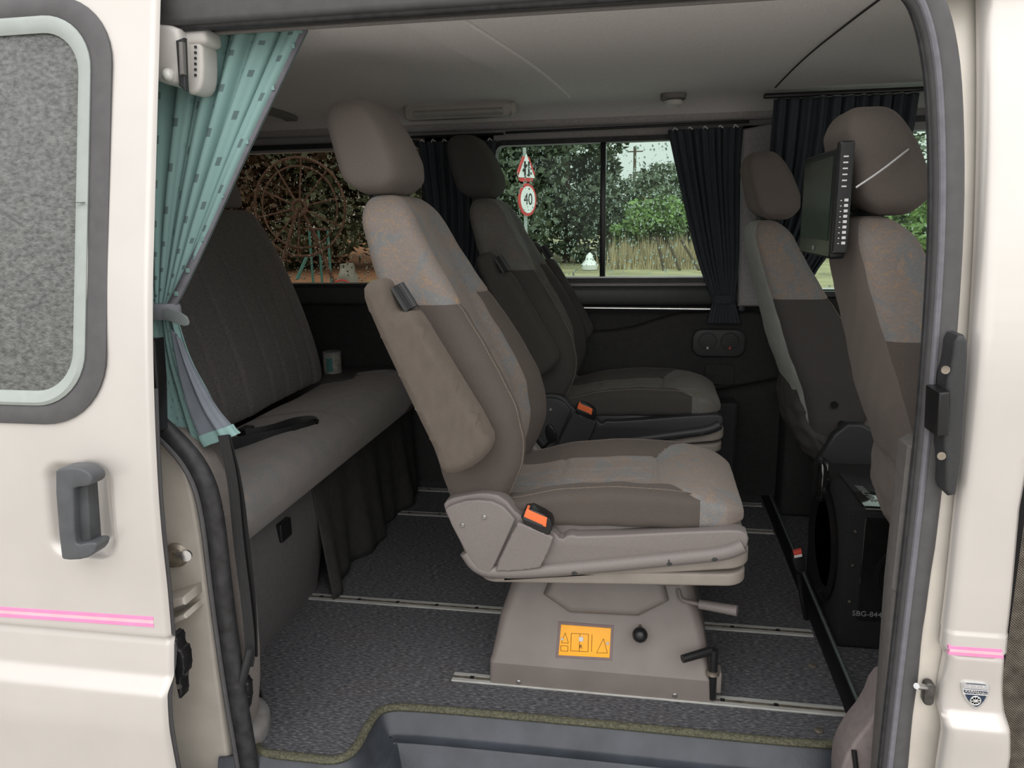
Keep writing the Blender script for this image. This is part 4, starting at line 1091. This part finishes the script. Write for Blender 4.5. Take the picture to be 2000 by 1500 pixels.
slab('tie_tab', smooth_poly([(-1.085, 1.116), (-1.03, 1.098), (-1.022, 1.075), (-1.04, 1.070), (-1.09, 1.09)], 1), 1.555, 1.560, mat('clear tie tab', (.22, .25, .25), .3, noise=(30, .1)), tcu, r=.001)
# dark curtains on the far wall
def wall_curtain(label, rows, folds, ph, hooks, tie=None, m=darkcurt, group=None, amp=.012):
    r0 = rows[0]
    g = thing('dark_curtain', ((r0[2]+r0[3])/2, r0[4], rows[-1][0]), label, 'curtain')
    curtain_mesh('curtain_cloth', rows, m, folds=folds, amp=amp, parent=g, ph=ph)
    for k in range(hooks):
        x = r0[2]+(r0[3]-r0[2])*(k+.5)/hooks; z = r0[0]+(r0[1]-r0[0])*(k+.5)/hooks
        tube('curtain_hook', [(x-.010, r0[4]-.012, z-.004), (x-.004, r0[4]-.014, z+.010), (x+.003, r0[4]-.014, z+.002), (x+.010, r0[4]-.012, z-.002)], .0028, whiteink, g, it=1, seg=6)
    if tie:
        x, y, z, rw = tie; rings = []
        for dz, k in ((-.018, .92), (-.01, 1), (.01, 1), (.018, .92)): rings.append([(x+rw*k*math.cos(2*math.pi*i/20), y+rw*.6*k*math.sin(2*math.pi*i/20), z+dz) for i in range(20)])
        bridge('tie_band', rings, m, g)
    return g
wall_curtain('dark curtain tied in at the right end of the far window', [(1.645, 1.648, .065, .372, 3.42, 1.), (1.50, 1.50, .100, .366, 3.42, 1.), (1.30, 1.30, .150, .372, 3.42, 1.), (1.10, 1.10, .205, .378, 3.42, .9), (.96, .96, .262, .370, 3.42, .5), (.935, .935, .278, .362, 3.42, .3), (.90, .90, .272, .375, 3.42, .7), (.83, .83, .255, .395, 3.42, 1.)], 10, .4, 5, (.320, 3.42, .935, .050))
wall_curtain('dark curtain hanging between the two far windows, behind the seats', [(1.635, 1.630, -1.03, -.672, 3.42, 1.), (1.45, 1.45, -1.01, -.69, 3.42, 1.), (1.2, 1.2, -.99, -.71, 3.42, 1.), (1.0, 1.0, -.97, -.75, 3.42, 1.)], 9, 1.1, 7)
tube_ = tube('curtain_rail', [(-1.08, 3.425, 1.656), (-.64, 3.425, 1.656)], .006, blackp, None, it=0); tag(tube_, 'thin black curtain rail above the middle curtain on the far wall', 'rail')
tube_ = tube('curtain_rail', [(-.63, 3.425, 1.660), (.395, 3.425, 1.668)], .006, blackp, None, it=0); tag(tube_, 'thin black curtain rail above the sliding window and right curtain', 'rail')
# dark divider curtain behind the front seats
wall_curtain('wide dark divider curtain drawn behind the front seats', [(1.725, 1.725, .46, .98, 3.22, 1.), (1.55, 1.55, .455, .97, 3.22, 1.), (1.35, 1.35, .45, .90, 3.22, 1.), (1.1, 1.1, .46, .66, 3.22, 1.), (.9, .9, .45, .60, 3.22, .8)], 11, .2, 0, amp=.014)
o = box('divider_rail', (.42, 3.20, 1.728), (1.15, 3.235, 1.745), blackp, None, bev=.004); tag(o, 'dark ceiling rail carrying the divider curtain', 'rail')
# sun visor at the upper right
o = slab('sun_visor', rrect(1.02, 1.50, 1.665, 1.735, .02), 3.10, 3.125, mat('grey visor', (.30, .29, .27), .7, noise=(30, .2, (20, 1, 1)), bump=(60, .6, (5, 1, .5))), None, r=.010); tag(o, 'light grey ribbed sun visor at the upper right under the ceiling', 'visor')

# ================================================================== FITTINGS ON THE FAR WALL
ch = thing('chrome_rail', (0, 3.44, .89), 'bright chrome rail running below the far window', 'rail')
cyl('rail_tube', (-.42, 3.43, .893), (.30, 3.43, .889), .0075, chrome, ch)
for x in (-.31,): lathe('rail_clip', [(.009, -.009), (.013, -.009), (.013, .009), (.009, .009)], (x, 3.43, .892), (1, 0, 0), charc, ch); box('clip_foot', (x-.008, 3.435, .885), (x+.008, 3.465, .90), charc, ch)
lathe('end_eye', [(.001, 0), (.012, 0), (.013, .008), (.001, .01)], (.40, 3.43, .893), (0, -1, 0), charc, ch)
vp = thing('air_vent_panel', (.31, 3.44, .68), 'dark oval panel with two round air vents on the far wall', 'vent')
slab('vent_plate', rrect(.195, .425, .675, .800, .045, 8), 3.432, 3.462, charc, vp, r=.008)
for x in (.262, .358):
    lathe('vent_ring', [(.038, .012), (.042, .0), (.040, -.004), (.034, -.004), (.030, .004), (.028, .010), (.001, .010)], (x, 3.434, .745), (0, 1, 0), blackp, vp)
    for k in range(-2, 3): box('vent_blade', (x-.028+abs(k)*.004, 3.428, .745+k*.011-.0012), (x+.028-abs(k)*.004, 3.442, .745+k*.011+.0012), blackp, vp)
    box('vent_tab', (x-.004, 3.424, .712), (x+.004, 3.434, .722), whiteink if x < .3 else red, vp)
# strip lamp and small round lamp on the ceiling edge
sl = thing('strip_lamp', (-.78, 3.30, 1.72), 'long pale strip lamp at the ceiling edge above the seats', 'lamp')
slab('lamp_body', rrect(-1.03, -.55, 3.22, 3.30, .018), 1.705, 1.765, mat('cream lamp plastic', (.42, .40, .37), .5, noise=(30, .05)), sl, r=.02, axis='z')
slab('lamp_lens', rrect(-.985, -.60, 3.213, 3.25, .006), 1.712, 1.74, mat('milky lens', (.36, .35, .32), .3, noise=(30, .05)), sl, r=.008, axis='z')
dl = thing('dome_lamp', (.08, 3.25, 1.73), 'small round ceiling lamp above the sliding window', 'lamp')
slab('lamp_base', rrect(.03, .13, 3.19, 3.30, .03), 1.742, 1.768, trimgrey, dl, r=.008, axis='z')
lathe('lamp_ring', [(.001, 0), (.026, 0), (.036, -.006), (.038, -.022), (.028, -.028), (.024, -.020), (.001, -.020)], (.08, 3.245, 1.744), (0, 0, 1), wiperwhite, dl)
# white motor box at the upper left
wbx = thing('latch_unit', (-.95, 1.56, 1.62), 'white plastic box hanging at the upper left under the door header', 'box')
slab('case', smooth_poly([xz(290, 52, 1.64), xz(345, 52, 1.64), xz(375, 66, 1.64), xz(374, 165, 1.64), xz(350, 172, 1.64), xz(318, 160, 1.64), xz(290, 152, 1.64)], 1), 1.60, 1.70, wiperwhite, wbx, r=.014)
slab('end_plate', smooth_poly([xz(370, 66, 1.65), xz(402, 78, 1.65), xz(404, 150, 1.65), xz(398, 178, 1.65), xz(380, 188, 1.65), xz(368, 178, 1.65)], 1), 1.635, 1.70, wiperwhite, wbx, r=.008)
box('mounting_arm', (PY(290, 60, 1.65).x, 1.63, 1.68), (PY(410, 60, 1.65).x, 1.70, 1.715), wiperwhite, wbx, bev=.01)
slab('slot_recess', [xz(356, 84, 1.62), xz(372, 78, 1.62), xz(376, 182, 1.62), xz(362, 170, 1.62)], 1.594, 1.61, charc, wbx, r=.003)
slab('slider_bar', [xz(366, 88, 1.62), xz(374, 88, 1.62), xz(376, 150, 1.62), xz(368, 152, 1.62)], 1.586, 1.60, trimgrey, wbx, r=.003)
for k in range(6):
    p = PY(383, 92+k*11, 1.635); box('scale_mark', (p.x-.003, 1.632, p.z-.0025), (p.x+.002, 1.637, p.z+.0025), charc, wbx)
ball('small_lens', PY(329, 146, 1.60), .014, mat('clear lens', (.8, .78, .74), .15, noise=(60, .3)), wbx)

# ================================================================== BELTS
def strap(name, pts, wd, label, cat='belt', m=webbing, th=.0022, up=(1, 0, 0), parent=None):
    P = [Vector(p) for p in smooth_line(pts, 2)]; V, F = [], []
    for i, p in enumerate(P):
        t = (P[min(i+1, len(P)-1)]-P[max(i-1, 0)]).normalized(); s = Vector(up); s = (s-t*s.dot(t)).normalized(); q = t.cross(s)
        V += [p-s*wd/2-q*th, p+s*wd/2-q*th, p+s*wd/2+q*th, p-s*wd/2+q*th]
    for i in range(len(P)-1):
        for j in range(4): F.append((i*4+j, i*4+(j+1) % 4, (i+1)*4+(j+1) % 4, (i+1)*4+j))
    F += [(0, 1, 2, 3), tuple(len(V)-4+j for j in range(4))]
    o = mk(name, V, F, m, parent, ang=30)
    if label: tag(o, label, cat)
    return o
hb = thing('hanging_belt', (-.96, 1.53, .03), 'black seat belt hanging down the left of the opening to its buckle', 'belt')
Yb = 1.528
strap('belt_webbing', [PY(436, 850, Yb), PY(456, 940, Yb), PY(466, 1060, Yb), PY(482, 1180, Yb-.01), PY(490, 1270, Yb-.02), PY(485, 1300, Yb-.02)], .024, None, parent=hb, up=(1, .2, 0))
strap('belt_webbing', [PY(442, 850, Yb+.012), PY(466, 940, Yb+.012), PY(480, 1060, Yb+.012), PY(494, 1190, Yb+.005), PY(496, 1280, Yb)], .022, None, parent=hb, up=(1, -.3, 0))
tube('belt_stalk', [PY(490, 1265, Yb-.02), PY(478, 1310, Yb-.03), PY(470, 1345, Yb-.03)], .016, charc, hb, it=2, flat=.6)
slab('buckle', smooth_poly([xz(460, 1325, 1.515), xz(490, 1320, 1.515), xz(492, 1370, 1.515), xz(478, 1402, 1.515), xz(465, 1368, 1.515)], 1), 1.502, 1.53, blackp, hb, r=.008)
bb = thing('lap_belt', (-1.2, 2.3, .62), 'black lap belt lying loose in a loop on the bench cushion', 'belt')
ZB = .612
def B(u, v, z=ZB): return PZ(u, v, z)
strap('belt_webbing', [B(452, 868), B(500, 858), B(545, 850), B(590, 838), B(617, 828), B(610, 822, ZB+.012), B(575, 826, ZB+.014), B(530, 842, ZB+.012), B(480, 850, ZB+.012)], .040, None, parent=bb, up=(.0, .25, 1))
slab('belt_tongue', rrect(*sorted((B(470, 850).x, B(500, 845).x)), B(480, 850).y-.03, B(480, 850).y+.03, .006), ZB+.002, ZB+.028, blackp, bb, axis='z', r=.006)
# small cable between the seats
cb = thing('belt_reel', (-.36, 2.55, .5), 'black belt buckle and cable tucked between the two swivel seats', 'belt')
slab('buckle', smooth_poly([xz(1062, 835, 2.45), xz(1078, 826, 2.45), xz(1092, 858, 2.45), xz(1072, 868, 2.45)], 1), 2.44, 2.46, blackp, cb, r=.004)
tube('cable', [PY(1075, 862, 2.45), PY(1055, 880, 2.47), PY(1040, 900, 2.5), PY(1036, 960, 2.52), (-.30, 2.5, .25), (-.30, 2.5, .003)], .004, blackp, cb)

# ================================================================== SUBWOOFER
sb = thing('subwoofer', (.70, 2.5, -.03), 'large black carpeted speaker box with gloss black window behind the front seats', 'speaker')
x0, x1, y0, y1, z0, z1 = .60, 1.10, 2.28, 2.78, -.03, .425
boxm = mat('black box carpet', (.014, .014, .015), 1, noise=(200, .4), bump=(400, .6))
box('enclosure', (x0, y0, z0), (x1, y1, z1), boxm, sb, bev=.012)
# gloss plexi on top and the near face
slab('top_window', rrect(x0+.05, x1-.04, y0+.03, y1-.15, .008), z1-.002, z1+.004, glosblack, sb, r=.002, axis='z', seg=2)
slab('front_window', rrect(x0+.05, x1-.04, z0+.10, z1-.02, .008), y0-.004, y0+.004, glosblack, sb, r=.002, seg=2)
tube('window_edge', [(x0+.05, y0+.005, z1+.003), (x1-.04, y0+.005, z1+.003)], .003, chrome, sb, it=0)
lathe('port_ring', [(.095, 0), (.098, -.003), (.110, -.003), (.112, 0)], (x0+.20, y0-.003, .22), (0, 1, 0), blackp, sb, seg=36)
text('maker_lettering', '////ALPINE', (.688, 2.42, z1+.0045), .034, basis((.10, -1, 0), (1, .1, 0)), greyink, sb)
text('model_lettering', 'SBG-844B', (x0+.085, y0-.0045, .092), .024, basis((1, 0, 0), (0, 0, 1)), greyink, sb)
for z in (.36, .25, .13): lathe('screw', [(.0002, -.004), (.004, -.004), (.004, 0)], (x0+.025, y0-.001, z), (0, 1, 0), steel, sb, seg=10)
# driver on the rear face of the box, with frame ring
cyc, czc = 2.53, .215
lathe('driver_frame', [(.19, 0), (.195, -.010), (.17, -.018), (.155, -.006), (.12, .02), (.05, .05), (.001, .05)], (x0, cyc, czc), (1, 0, 0), blackp, sb, seg=40)
lathe('dust_cap', [(.055, .045), (.05, .025), (.03, .012), (.001, .008)], (x0, cyc, czc), (1, 0, 0), charc, sb, seg=24)
slab('grille_foot', smooth_poly([(cyc-.03, .36), (cyc+.03, .36), (cyc+.03, .47), (cyc, .505), (cyc-.03, .47)], 1), x0-.035, x0-.005, glosblack, sb, r=.010, axis='x')
# orange tipped plug lying by the box
pg = thing('belt_buckle', (.555, 2.33, .14), 'small black seat belt buckle with red and white tip beside the speaker box', 'buckle')
Yp = 2.34
slab('buckle_case', smooth_poly([xz(1545, 1078, Yp), xz(1568, 1074, Yp), xz(1574, 1110, Yp), xz(1560, 1120, Yp), xz(1548, 1105, Yp)], 1), Yp-.012, Yp+.012, blackp, pg, r=.005)
slab('red_button', [xz(1548, 1075, Yp), xz(1564, 1071, Yp), xz(1565, 1078, Yp), xz(1549, 1081, Yp)], Yp-.016, Yp+.005, red, pg, r=.002)
slab('white_strip', [xz(1549, 1081, Yp), xz(1565, 1078, Yp), xz(1565, 1083, Yp), xz(1550, 1086, Yp)], Yp-.016, Yp+.005, whiteink, pg, r=.001)
tube('buckle_stalk', [PY(1560, 1118, Yp), PY(1566, 1170, Yp+.02), PY(1580, 1230, Yp+.06)], .008, blackp, pg)
# pedal-like black tray in the cab
o = slab('floor_tray', rrect(.80, 1.05, 1.95, 2.22, .03), -.03, .06, blackp, None, r=.02, axis='z'); tag(o, 'black plastic tray on the cab floor beside the speaker box', 'tray')

# ================================================================== BADGE on the pillar
bd = thing('shield_badge', (.63, 1.458, .385), 'navy and silver shield badge on the body panel at the lower right', 'badge')
by = ZY(.39)+.010
S = [(1875, 1327), (1904, 1329), (1933, 1332), (1931, 1350), (1925, 1366), (1914, 1378), (1905, 1384), (1894, 1377), (1882, 1362), (1876, 1346)]
bc = PY(1904, 1350, by); BP = [xz(u, v, by) for u, v in S]
slab('silver_rim', smooth_poly(BP, 1), by-.005, by+.003, chrome, bd, r=.002, seg=2)
sc_ = lambda k, dz=0: [((x-bc.x)*k+bc.x, (z-bc.z)*k+bc.z+dz) for x, z in BP]
slab('enamel_field', smooth_poly(sc_(.84), 1), by-.0058, by, navy, bd, r=.0006, seg=1)
top = [xz(u, v, by) for u, v in ((1880, 1332), (1929, 1336), (1928, 1345), (1879, 1341))]
slab('silver_band', top, by-.0063, by, mat('silver grey enamel', (.45, .45, .46), .4, noise=(30, .05)), bd, r=.0004, seg=1)
tl = [xz(u, v, by) for u, v in ((1879, 1342), (1928, 1346), (1927, 1347.5), (1879, 1343.5))]
slab('silver_line', tl, by-.0066, by, chrome, bd, r=.0003, seg=1)
tl = [xz(u, v, by) for u, v in ((1880, 1350.5), (1926, 1354), (1925, 1355.5), (1880, 1352))]
slab('silver_line', tl, by-.0066, by, chrome, bd, r=.0003, seg=1)
for u in (1891, 1904, 1918): p = PY(u, 1336+(u-1891)*.07, by); lathe('dot', [(.0001, -.0005), (.0018, -.0005), (.0018, .001)], (p.x, by-.0066, p.z), (0, 1, 0), wiperwhite, bd, seg=8)
p = PY(1903, 1348.8, by); text('name_lettering', 'KARMANN', (p.x, by-.0064, p.z), .0078, basis((1, 0, -.07), (0, 0, 1)), wiperwhite, bd)
p = PY(1903, 1365, by)
lathe('wheel_rim', [(.0080, -.0003), (.0092, -.0012), (.0104, -.0003)], (p.x, by-.0058, p.z), (0, 1, 0), chrome, bd, seg=24)
for k in range(4):
    a = R_(k*45+10); d = Vector((math.cos(a), 0, math.sin(a)))*.0085; c = Vector((p.x, by-.0064, p.z)); cyl('wheel_spoke', c-d, c+d, .0009, chrome, bd, seg=6)

# ================================================================== OUTSIDE
def tree(name, label, x, y, h, w_, m, n=7000, trunk=True, leaf=.17, seed=0, z0=-.55, low=.1):
    rnd = random.Random(seed); g = thing(name, (x, y, z0), label, 'tree', 'trees beyond the road')
    blobs = [(x+rnd.gauss(0, w_*.30), y+rnd.gauss(0, w_*.25), z0+h*(low+(1-low)*rnd.random()**.8)*.92, w_*rnd.uniform(.16, .34)) for _ in range(22)]
    V, F = [], []
    for k in range(n):
        bx, by_, bz, br = blobs[k % len(blobs)]
        v = Vector((rnd.gauss(0, 1), rnd.gauss(0, 1), rnd.gauss(0, 1))).normalized()*br*rnd.uniform(.75, 1.08); v.z *= .8
        c = Vector((bx, by_, max(bz+v.z*1, z0+.05)))+Vector((v.x, v.y, 0)); a = Vector((rnd.gauss(0, 1), rnd.gauss(0, 1), rnd.gauss(0, .6))).normalized(); bq = a.cross(Vector((rnd.gauss(0, 1), rnd.gauss(0, 1), rnd.gauss(0, 1)))).normalized()
        s = leaf*rnd.uniform(.6, 1.4); n0 = len(V); V += [c-a*s, c+bq*s*.5, c+a*s, c-bq*s*.5]; F.append((n0, n0+1, n0+2, n0+3))
    o = mk('foliage', V, F, m, g, smooth=False)
    if trunk:
        tube('trunk', [(x, y, z0), (x+rnd.uniform(-.2, .2), y, z0+h*.4), (x+rnd.uniform(-.5, .5), y, z0+h*.8)], lambda t: .16*(1-t*.7), bark, g, it=2, seg=8)
    return g
def TX(u, Y): return PY(u, 420, Y).x
tree('leafy_tree', 'dark leafy tree filling the left pane of the sliding window, left part', TX(985, 31), 31, 9.0, 6.0, leaf_dark, 13000, seed=1, leaf=.14)
tree('leafy_tree', 'dense tree filling the middle of the left pane of the sliding window', TX(1035, 32), 32, 9.0, 3.6, leaf_mid, 12000, seed=2, leaf=.13)
tree('leafy_tree', 'tall dense tree just left of the window divider', TX(1105, 31), 31, 8.0, 2.5, leaf_dark, 10000, seed=3, leaf=.13)
tree('leafy_tree', 'wide dark tree set back behind the trees of the left pane', TX(985, 37), 37, 10.0, 5.5, leaf_dark, 9000, seed=33, leaf=.28)
tree('leafy_tree', 'rounded tree under the open sky right of the window divider', TX(1235, 36), 36, 3.3, 5.0, leaf_mid, 12000, seed=4, leaf=.13, low=.0)
tree('leafy_tree', 'tree under the right end of the patch of sky', TX(1345, 34), 34, 3.2, 4.4, leaf_mid, 11000, seed=5, leaf=.13, low=.0)
tree('green_bush', 'bright green bush in front of the trees in the right pane', TX(1280, 29), 29, 2.3, 1.7, leaf_bright, 5000, trunk=False, leaf=.09, seed=6, low=.5)
tree('green_bush', 'low bright green bush beside the window divider', TX(1240, 29.5), 29.5, 1.55, 1.1, leaf_bright, 3500, trunk=False, leaf=.09, seed=7, low=.5)
tree('green_bush', 'dark shrub at the foot of the window divider', TX(1200, 30), 30, 2.2, 1.3, leaf_dark, 4000, trunk=False, leaf=.09, seed=17, low=.0)
tree('green_bush', 'green bush behind the right curtain edge', TX(1345, 30), 30, 2.9, 2.4, leaf_mid, 5000, trunk=False, leaf=.10, seed=8, low=.35)
tree('leafy_tree', 'brownish thin tree behind the big wheel in the left window', TX(500, 27), 27, 7.0, 5.5, leaf_brown, 9000, seed=9, leaf=.13)
tree('leafy_tree', 'dark tree in the left window behind the big wheel and the seat', TX(620, 28), 28, 7.0, 6.0, leaf_brown, 11000, seed=10, leaf=.13)
tree('leafy_tree', 'olive tree at the outer left of the rear window', TX(400, 28), 28, 7.0, 6.0, leaf_dark, 7000, seed=11)
tree('leafy_tree', 'broad dark tree far behind the big wheel', TX(560, 36), 36, 9.0, 8.0, leaf_dark, 9000, seed=34, leaf=.28)
tree('leafy_tree', 'dark tree behind the near headrest, between both windows', TX(740, 28), 28, 7.5, 7.0, leaf_dark, 7000, seed=12)
tree('leafy_tree', 'dark tree behind the middle curtain', TX(870, 30), 30, 7.5, 6.5, leaf_dark, 7000, seed=13)
tree('leafy_tree', 'distant tree seen through the cab window', TX(1640, 38), 38, 4.2, 8.0, leaf_mid, 6000, seed=14)
tree('leafy_tree', 'pale green tree in the cab window at far right', TX(1850, 34), 34, 2.6, 6.0, leaf_bright, 5000, seed=15)
# tall dry grass as one countless stand
V, F = [], []
for _ in range(2600):
    u = random.uniform(1205, 1400); Y = random.uniform(26.5, 29.5); x = TX(u, Y)+random.gauss(0, .25); h = random.uniform(.35, 1.3)*(.75+.3*math.sin(u*.11)); l = random.uniform(-.14, .14); n = len(V)
    V += [(x-.02, Y, -.55), (x+.02, Y, -.55), (x+l, Y+random.uniform(-.1, .1), -.55+h)]; F.append((n, n+1, n+2))
o = mk('dry_grass', V, F, grasst, None, smooth=False); tag(o, 'stand of tall dry yellow grass below the bushes beyond the window', 'grass', kind='stuff')
# leaning poles
for (u0, v0, u1, v1, lab) in ((1283, 470, 1293, 512, 'first leaning pole from the left in the dry grass'), (1306, 478, 1326, 524, 'second leaning pole in the dry grass'), (1330, 474, 1356, 512, 'rightmost leaning pole in the dry grass')):
    a_ = PY(u0, v0-6, 26); b_ = PY(u1, v1, 26); d_ = b_-a_; b_ = a_+d_*((a_.z+.6)/-d_.z)
    o = cyl('fence_pole', b_, a_, .045, bark, None, seg=8); tag(o, lab, 'pole', 'leaning poles beyond the window')
# little hut roof
ht = thing('hut', (TX(1282, 31.5), 31.5, -.55), 'small hut with faded orange roof among the trees in the right pane', 'hut')
hx = TX(1282, 31.5); hz = PY(1282, 398, 31.5).z
box('hut_wall', (hx-.40, 31.4, -.55), (hx+.40, 32.1, hz-.1), hutwall, ht)
V = [(hx-.6, 30.9, hz-.12), (hx+.6, 30.9, hz-.10), (hx+.45, 31.7, hz+.30), (hx-.45, 31.7, hz+.28), (hx-.6, 30.9, hz-.18), (hx+.6, 30.9, hz-.16), (hx+.45, 31.7, hz+.24), (hx-.45, 31.7, hz+.22)]
mk('hut_roof', V, [(0, 1, 2, 3), (4, 7, 6, 5), (0, 4, 5, 1), (1, 5, 6, 2), (2, 6, 7, 3), (3, 7, 4, 0)], rooftile, ht, smooth=False)
# power pole in the sky gap
pp_ = thing('power_pole', (TX(1238, 60), 60, -.55), 'thin wooden power pole against the sky in the right pane', 'pole')
cyl('pole_shaft', (TX(1238, 60), 60, -.55), (TX(1238, 60), 60, PY(1238, 286, 60).z), .11, bark, pp_, seg=8)
cyl('cross_arm', (TX(1238, 60)-.6, 60, PY(1238, 296, 60).z), (TX(1238, 60)+.6, 60, PY(1238, 296, 60).z), .05, bark, pp_, seg=6)
# white garden ornament
o = lathe('white_ornament', [(.05, 0), (.26, .02), (.30, .18), (.15, .36), (.12, .50), (.02, .60)], (TX(1152, 26.5), 26.5, -.54), (0, 0, 1), signwhite, None); tag(o, 'small white rounded object standing at the roadside in the left pane', 'ornament')
# road signs
YS = 13.0
sg = thing('road_sign', (TX(1026, YS), YS, -.55), 'road sign post with red bordered triangle above a round 40 limit sign', 'sign')
pc = PY(1026, 380, YS); cyl('sign_post', (pc.x, YS+.04, -.55), (pc.x-.01, YS+.04, PY(1022, 288, YS).z), .03, postgrey, sg)
ang = R_(66)   # plates turned away from the van
ex = Vector((math.cos(ang), math.sin(ang)*1., 0)); nn = Vector((math.sin(ang), -math.cos(ang), 0))
tcx = PY(1026, 325, YS); tp = PY(1022, 290, YS).z; tb = PY(1026, 355, YS).z; hh = tp-tb; hw_ = .36
def plate3(nm, P2, c, off, th, m):
    V = [tuple(c+ex*a+Vector((0, 0, b))+nn*off) for a, b in P2]+[tuple(c+ex*a+Vector((0, 0, b))+nn*(off-th)) for a, b in P2]; n = len(P2)
    F = [tuple(range(n)), tuple(range(2*n-1, n-1, -1))]+[(i, (i+1) % n, n+(i+1) % n, n+i) for i in range(n)]
    return mk(nm, V, F, m, sg, smooth=False)
tc_ = Vector((tcx.x, YS, (tp+tb)/2))
tri = [(-hw_, -hh/2), (hw_, -hh/2), (0, hh/2)]
plate3('triangle_border', smooth_poly(tri, 1), tc_, .02, .02, signred)
plate3('triangle_face', [(a*.70, (b+hh*.13)*.72-hh*.11) for a, b in tri], tc_, .026, .006, signwhite)
for a0, b0, a1, b1 in ((-.06, -.18, -.06, .06), (.06, -.18, .06, .06), (-.12, -.10, .0, .0)):
    cc = tc_+nn*.03; cyl('sign_print', cc+ex*a0+Vector((0, 0, b0)), cc+ex*a1+Vector((0, 0, b1)), .018, signblack, sg, seg=6)
cz = (PY(1030, 358, YS).z+PY(1030, 422, YS).z)/2; rr = (PY(1030, 358, YS).z-PY(1030, 422, YS).z)/2
c2 = Vector((PY(1029, 390, YS).x, YS, cz)); circ = [(math.cos(2*math.pi*i/32)*rr, math.sin(2*math.pi*i/32)*rr) for i in range(32)]
plate3('round_border', circ, c2, .02, .02, signred); plate3('round_face', [(a*.82, b*.82) for a, b in circ], c2, .026, .006, signwhite)
text('sign_number', '40', c2+nn*.028, rr*1.0, basis(ex, (0, 0, 1)), signblack, sg, extr=.002)
# big rusty spoked wheel in the left window
YWh = 19.0
wc = PY(585, 405, YWh); wh = thing('spoked_wheel', (wc.x, YWh, -.55), 'large rusty spoked wheel standing beyond the rear window', 'wheel')
WR = 1.25
for r, t_ in ((WR, .035), (WR*.83, .025), (.18, .05)):
    pts = [(wc.x+r*math.cos(2*math.pi*i/40), YWh, wc.z+r*math.sin(2*math.pi*i/40)) for i in range(41)]
    tube('wheel_rim', pts, t_, rust, wh, it=0, seg=8, up=(0, 1, 0))
for k in range(10):
    a = 2*math.pi*k/10+.2; cyl('wheel_spoke', (wc.x+.15*math.cos(a), YWh, wc.z+.15*math.sin(a)), (wc.x+WR*math.cos(a), YWh, wc.z+WR*math.sin(a)), .025, rust, wh, seg=6)
for s in (-1, 1): cyl('wheel_stand', (wc.x, YWh+.1*s, wc.z), (wc.x+.8*s, YWh+.25*s, -.55), .045, rust, wh, seg=8)
# small playground frame and a pale heap
pf = thing('play_frame', (PY(630, 480, 20).x, 20, -.55), 'small teal and rust playground frame right of the big wheel', 'frame')
for u in (604, 622, 640):
    p = PY(u, 450, 20); cyl('frame_post', (p.x, 20, -.55), (p.x, 20, p.z), .035, tealpaint, pf, seg=8)
pa, pb_ = PY(602, 448, 20), PY(642, 448, 20); cyl('frame_bar', (pa.x, 20, pa.z), (pb_.x, 20, pb_.z), .04, rust, pf, seg=8)
cyl('frame_slide', PY(600, 500, 20), PY(580, 545, 19.6), .05, tealpaint, pf, seg=8)
hp_ = thing('pale_bundle', (PY(676, 520, 17).x, 17, -.55), 'pale grey bundle with red straps standing beyond the rear window', 'bundle')
rows = []
bx_ = PY(678, 520, 17).x; rb = random.Random(3)
for j in range(10):
    t_ = j/9; rows.append([(bx_+math.cos(2*math.pi*i/14)*(.36-.22*t_)*rb.uniform(.8, 1.15), 17+math.sin(2*math.pi*i/14)*.25*rb.uniform(.8, 1.15), -.55+.85*t_) for i in range(14)])
bridge('bundle_body', rows, postgrey, hp_, ang=30)
tube('bundle_strap', [(bx_-.36, 16.75, -.2), (bx_, 16.7, .0), (bx_+.33, 16.75, -.3)], .02, signred, hp_)
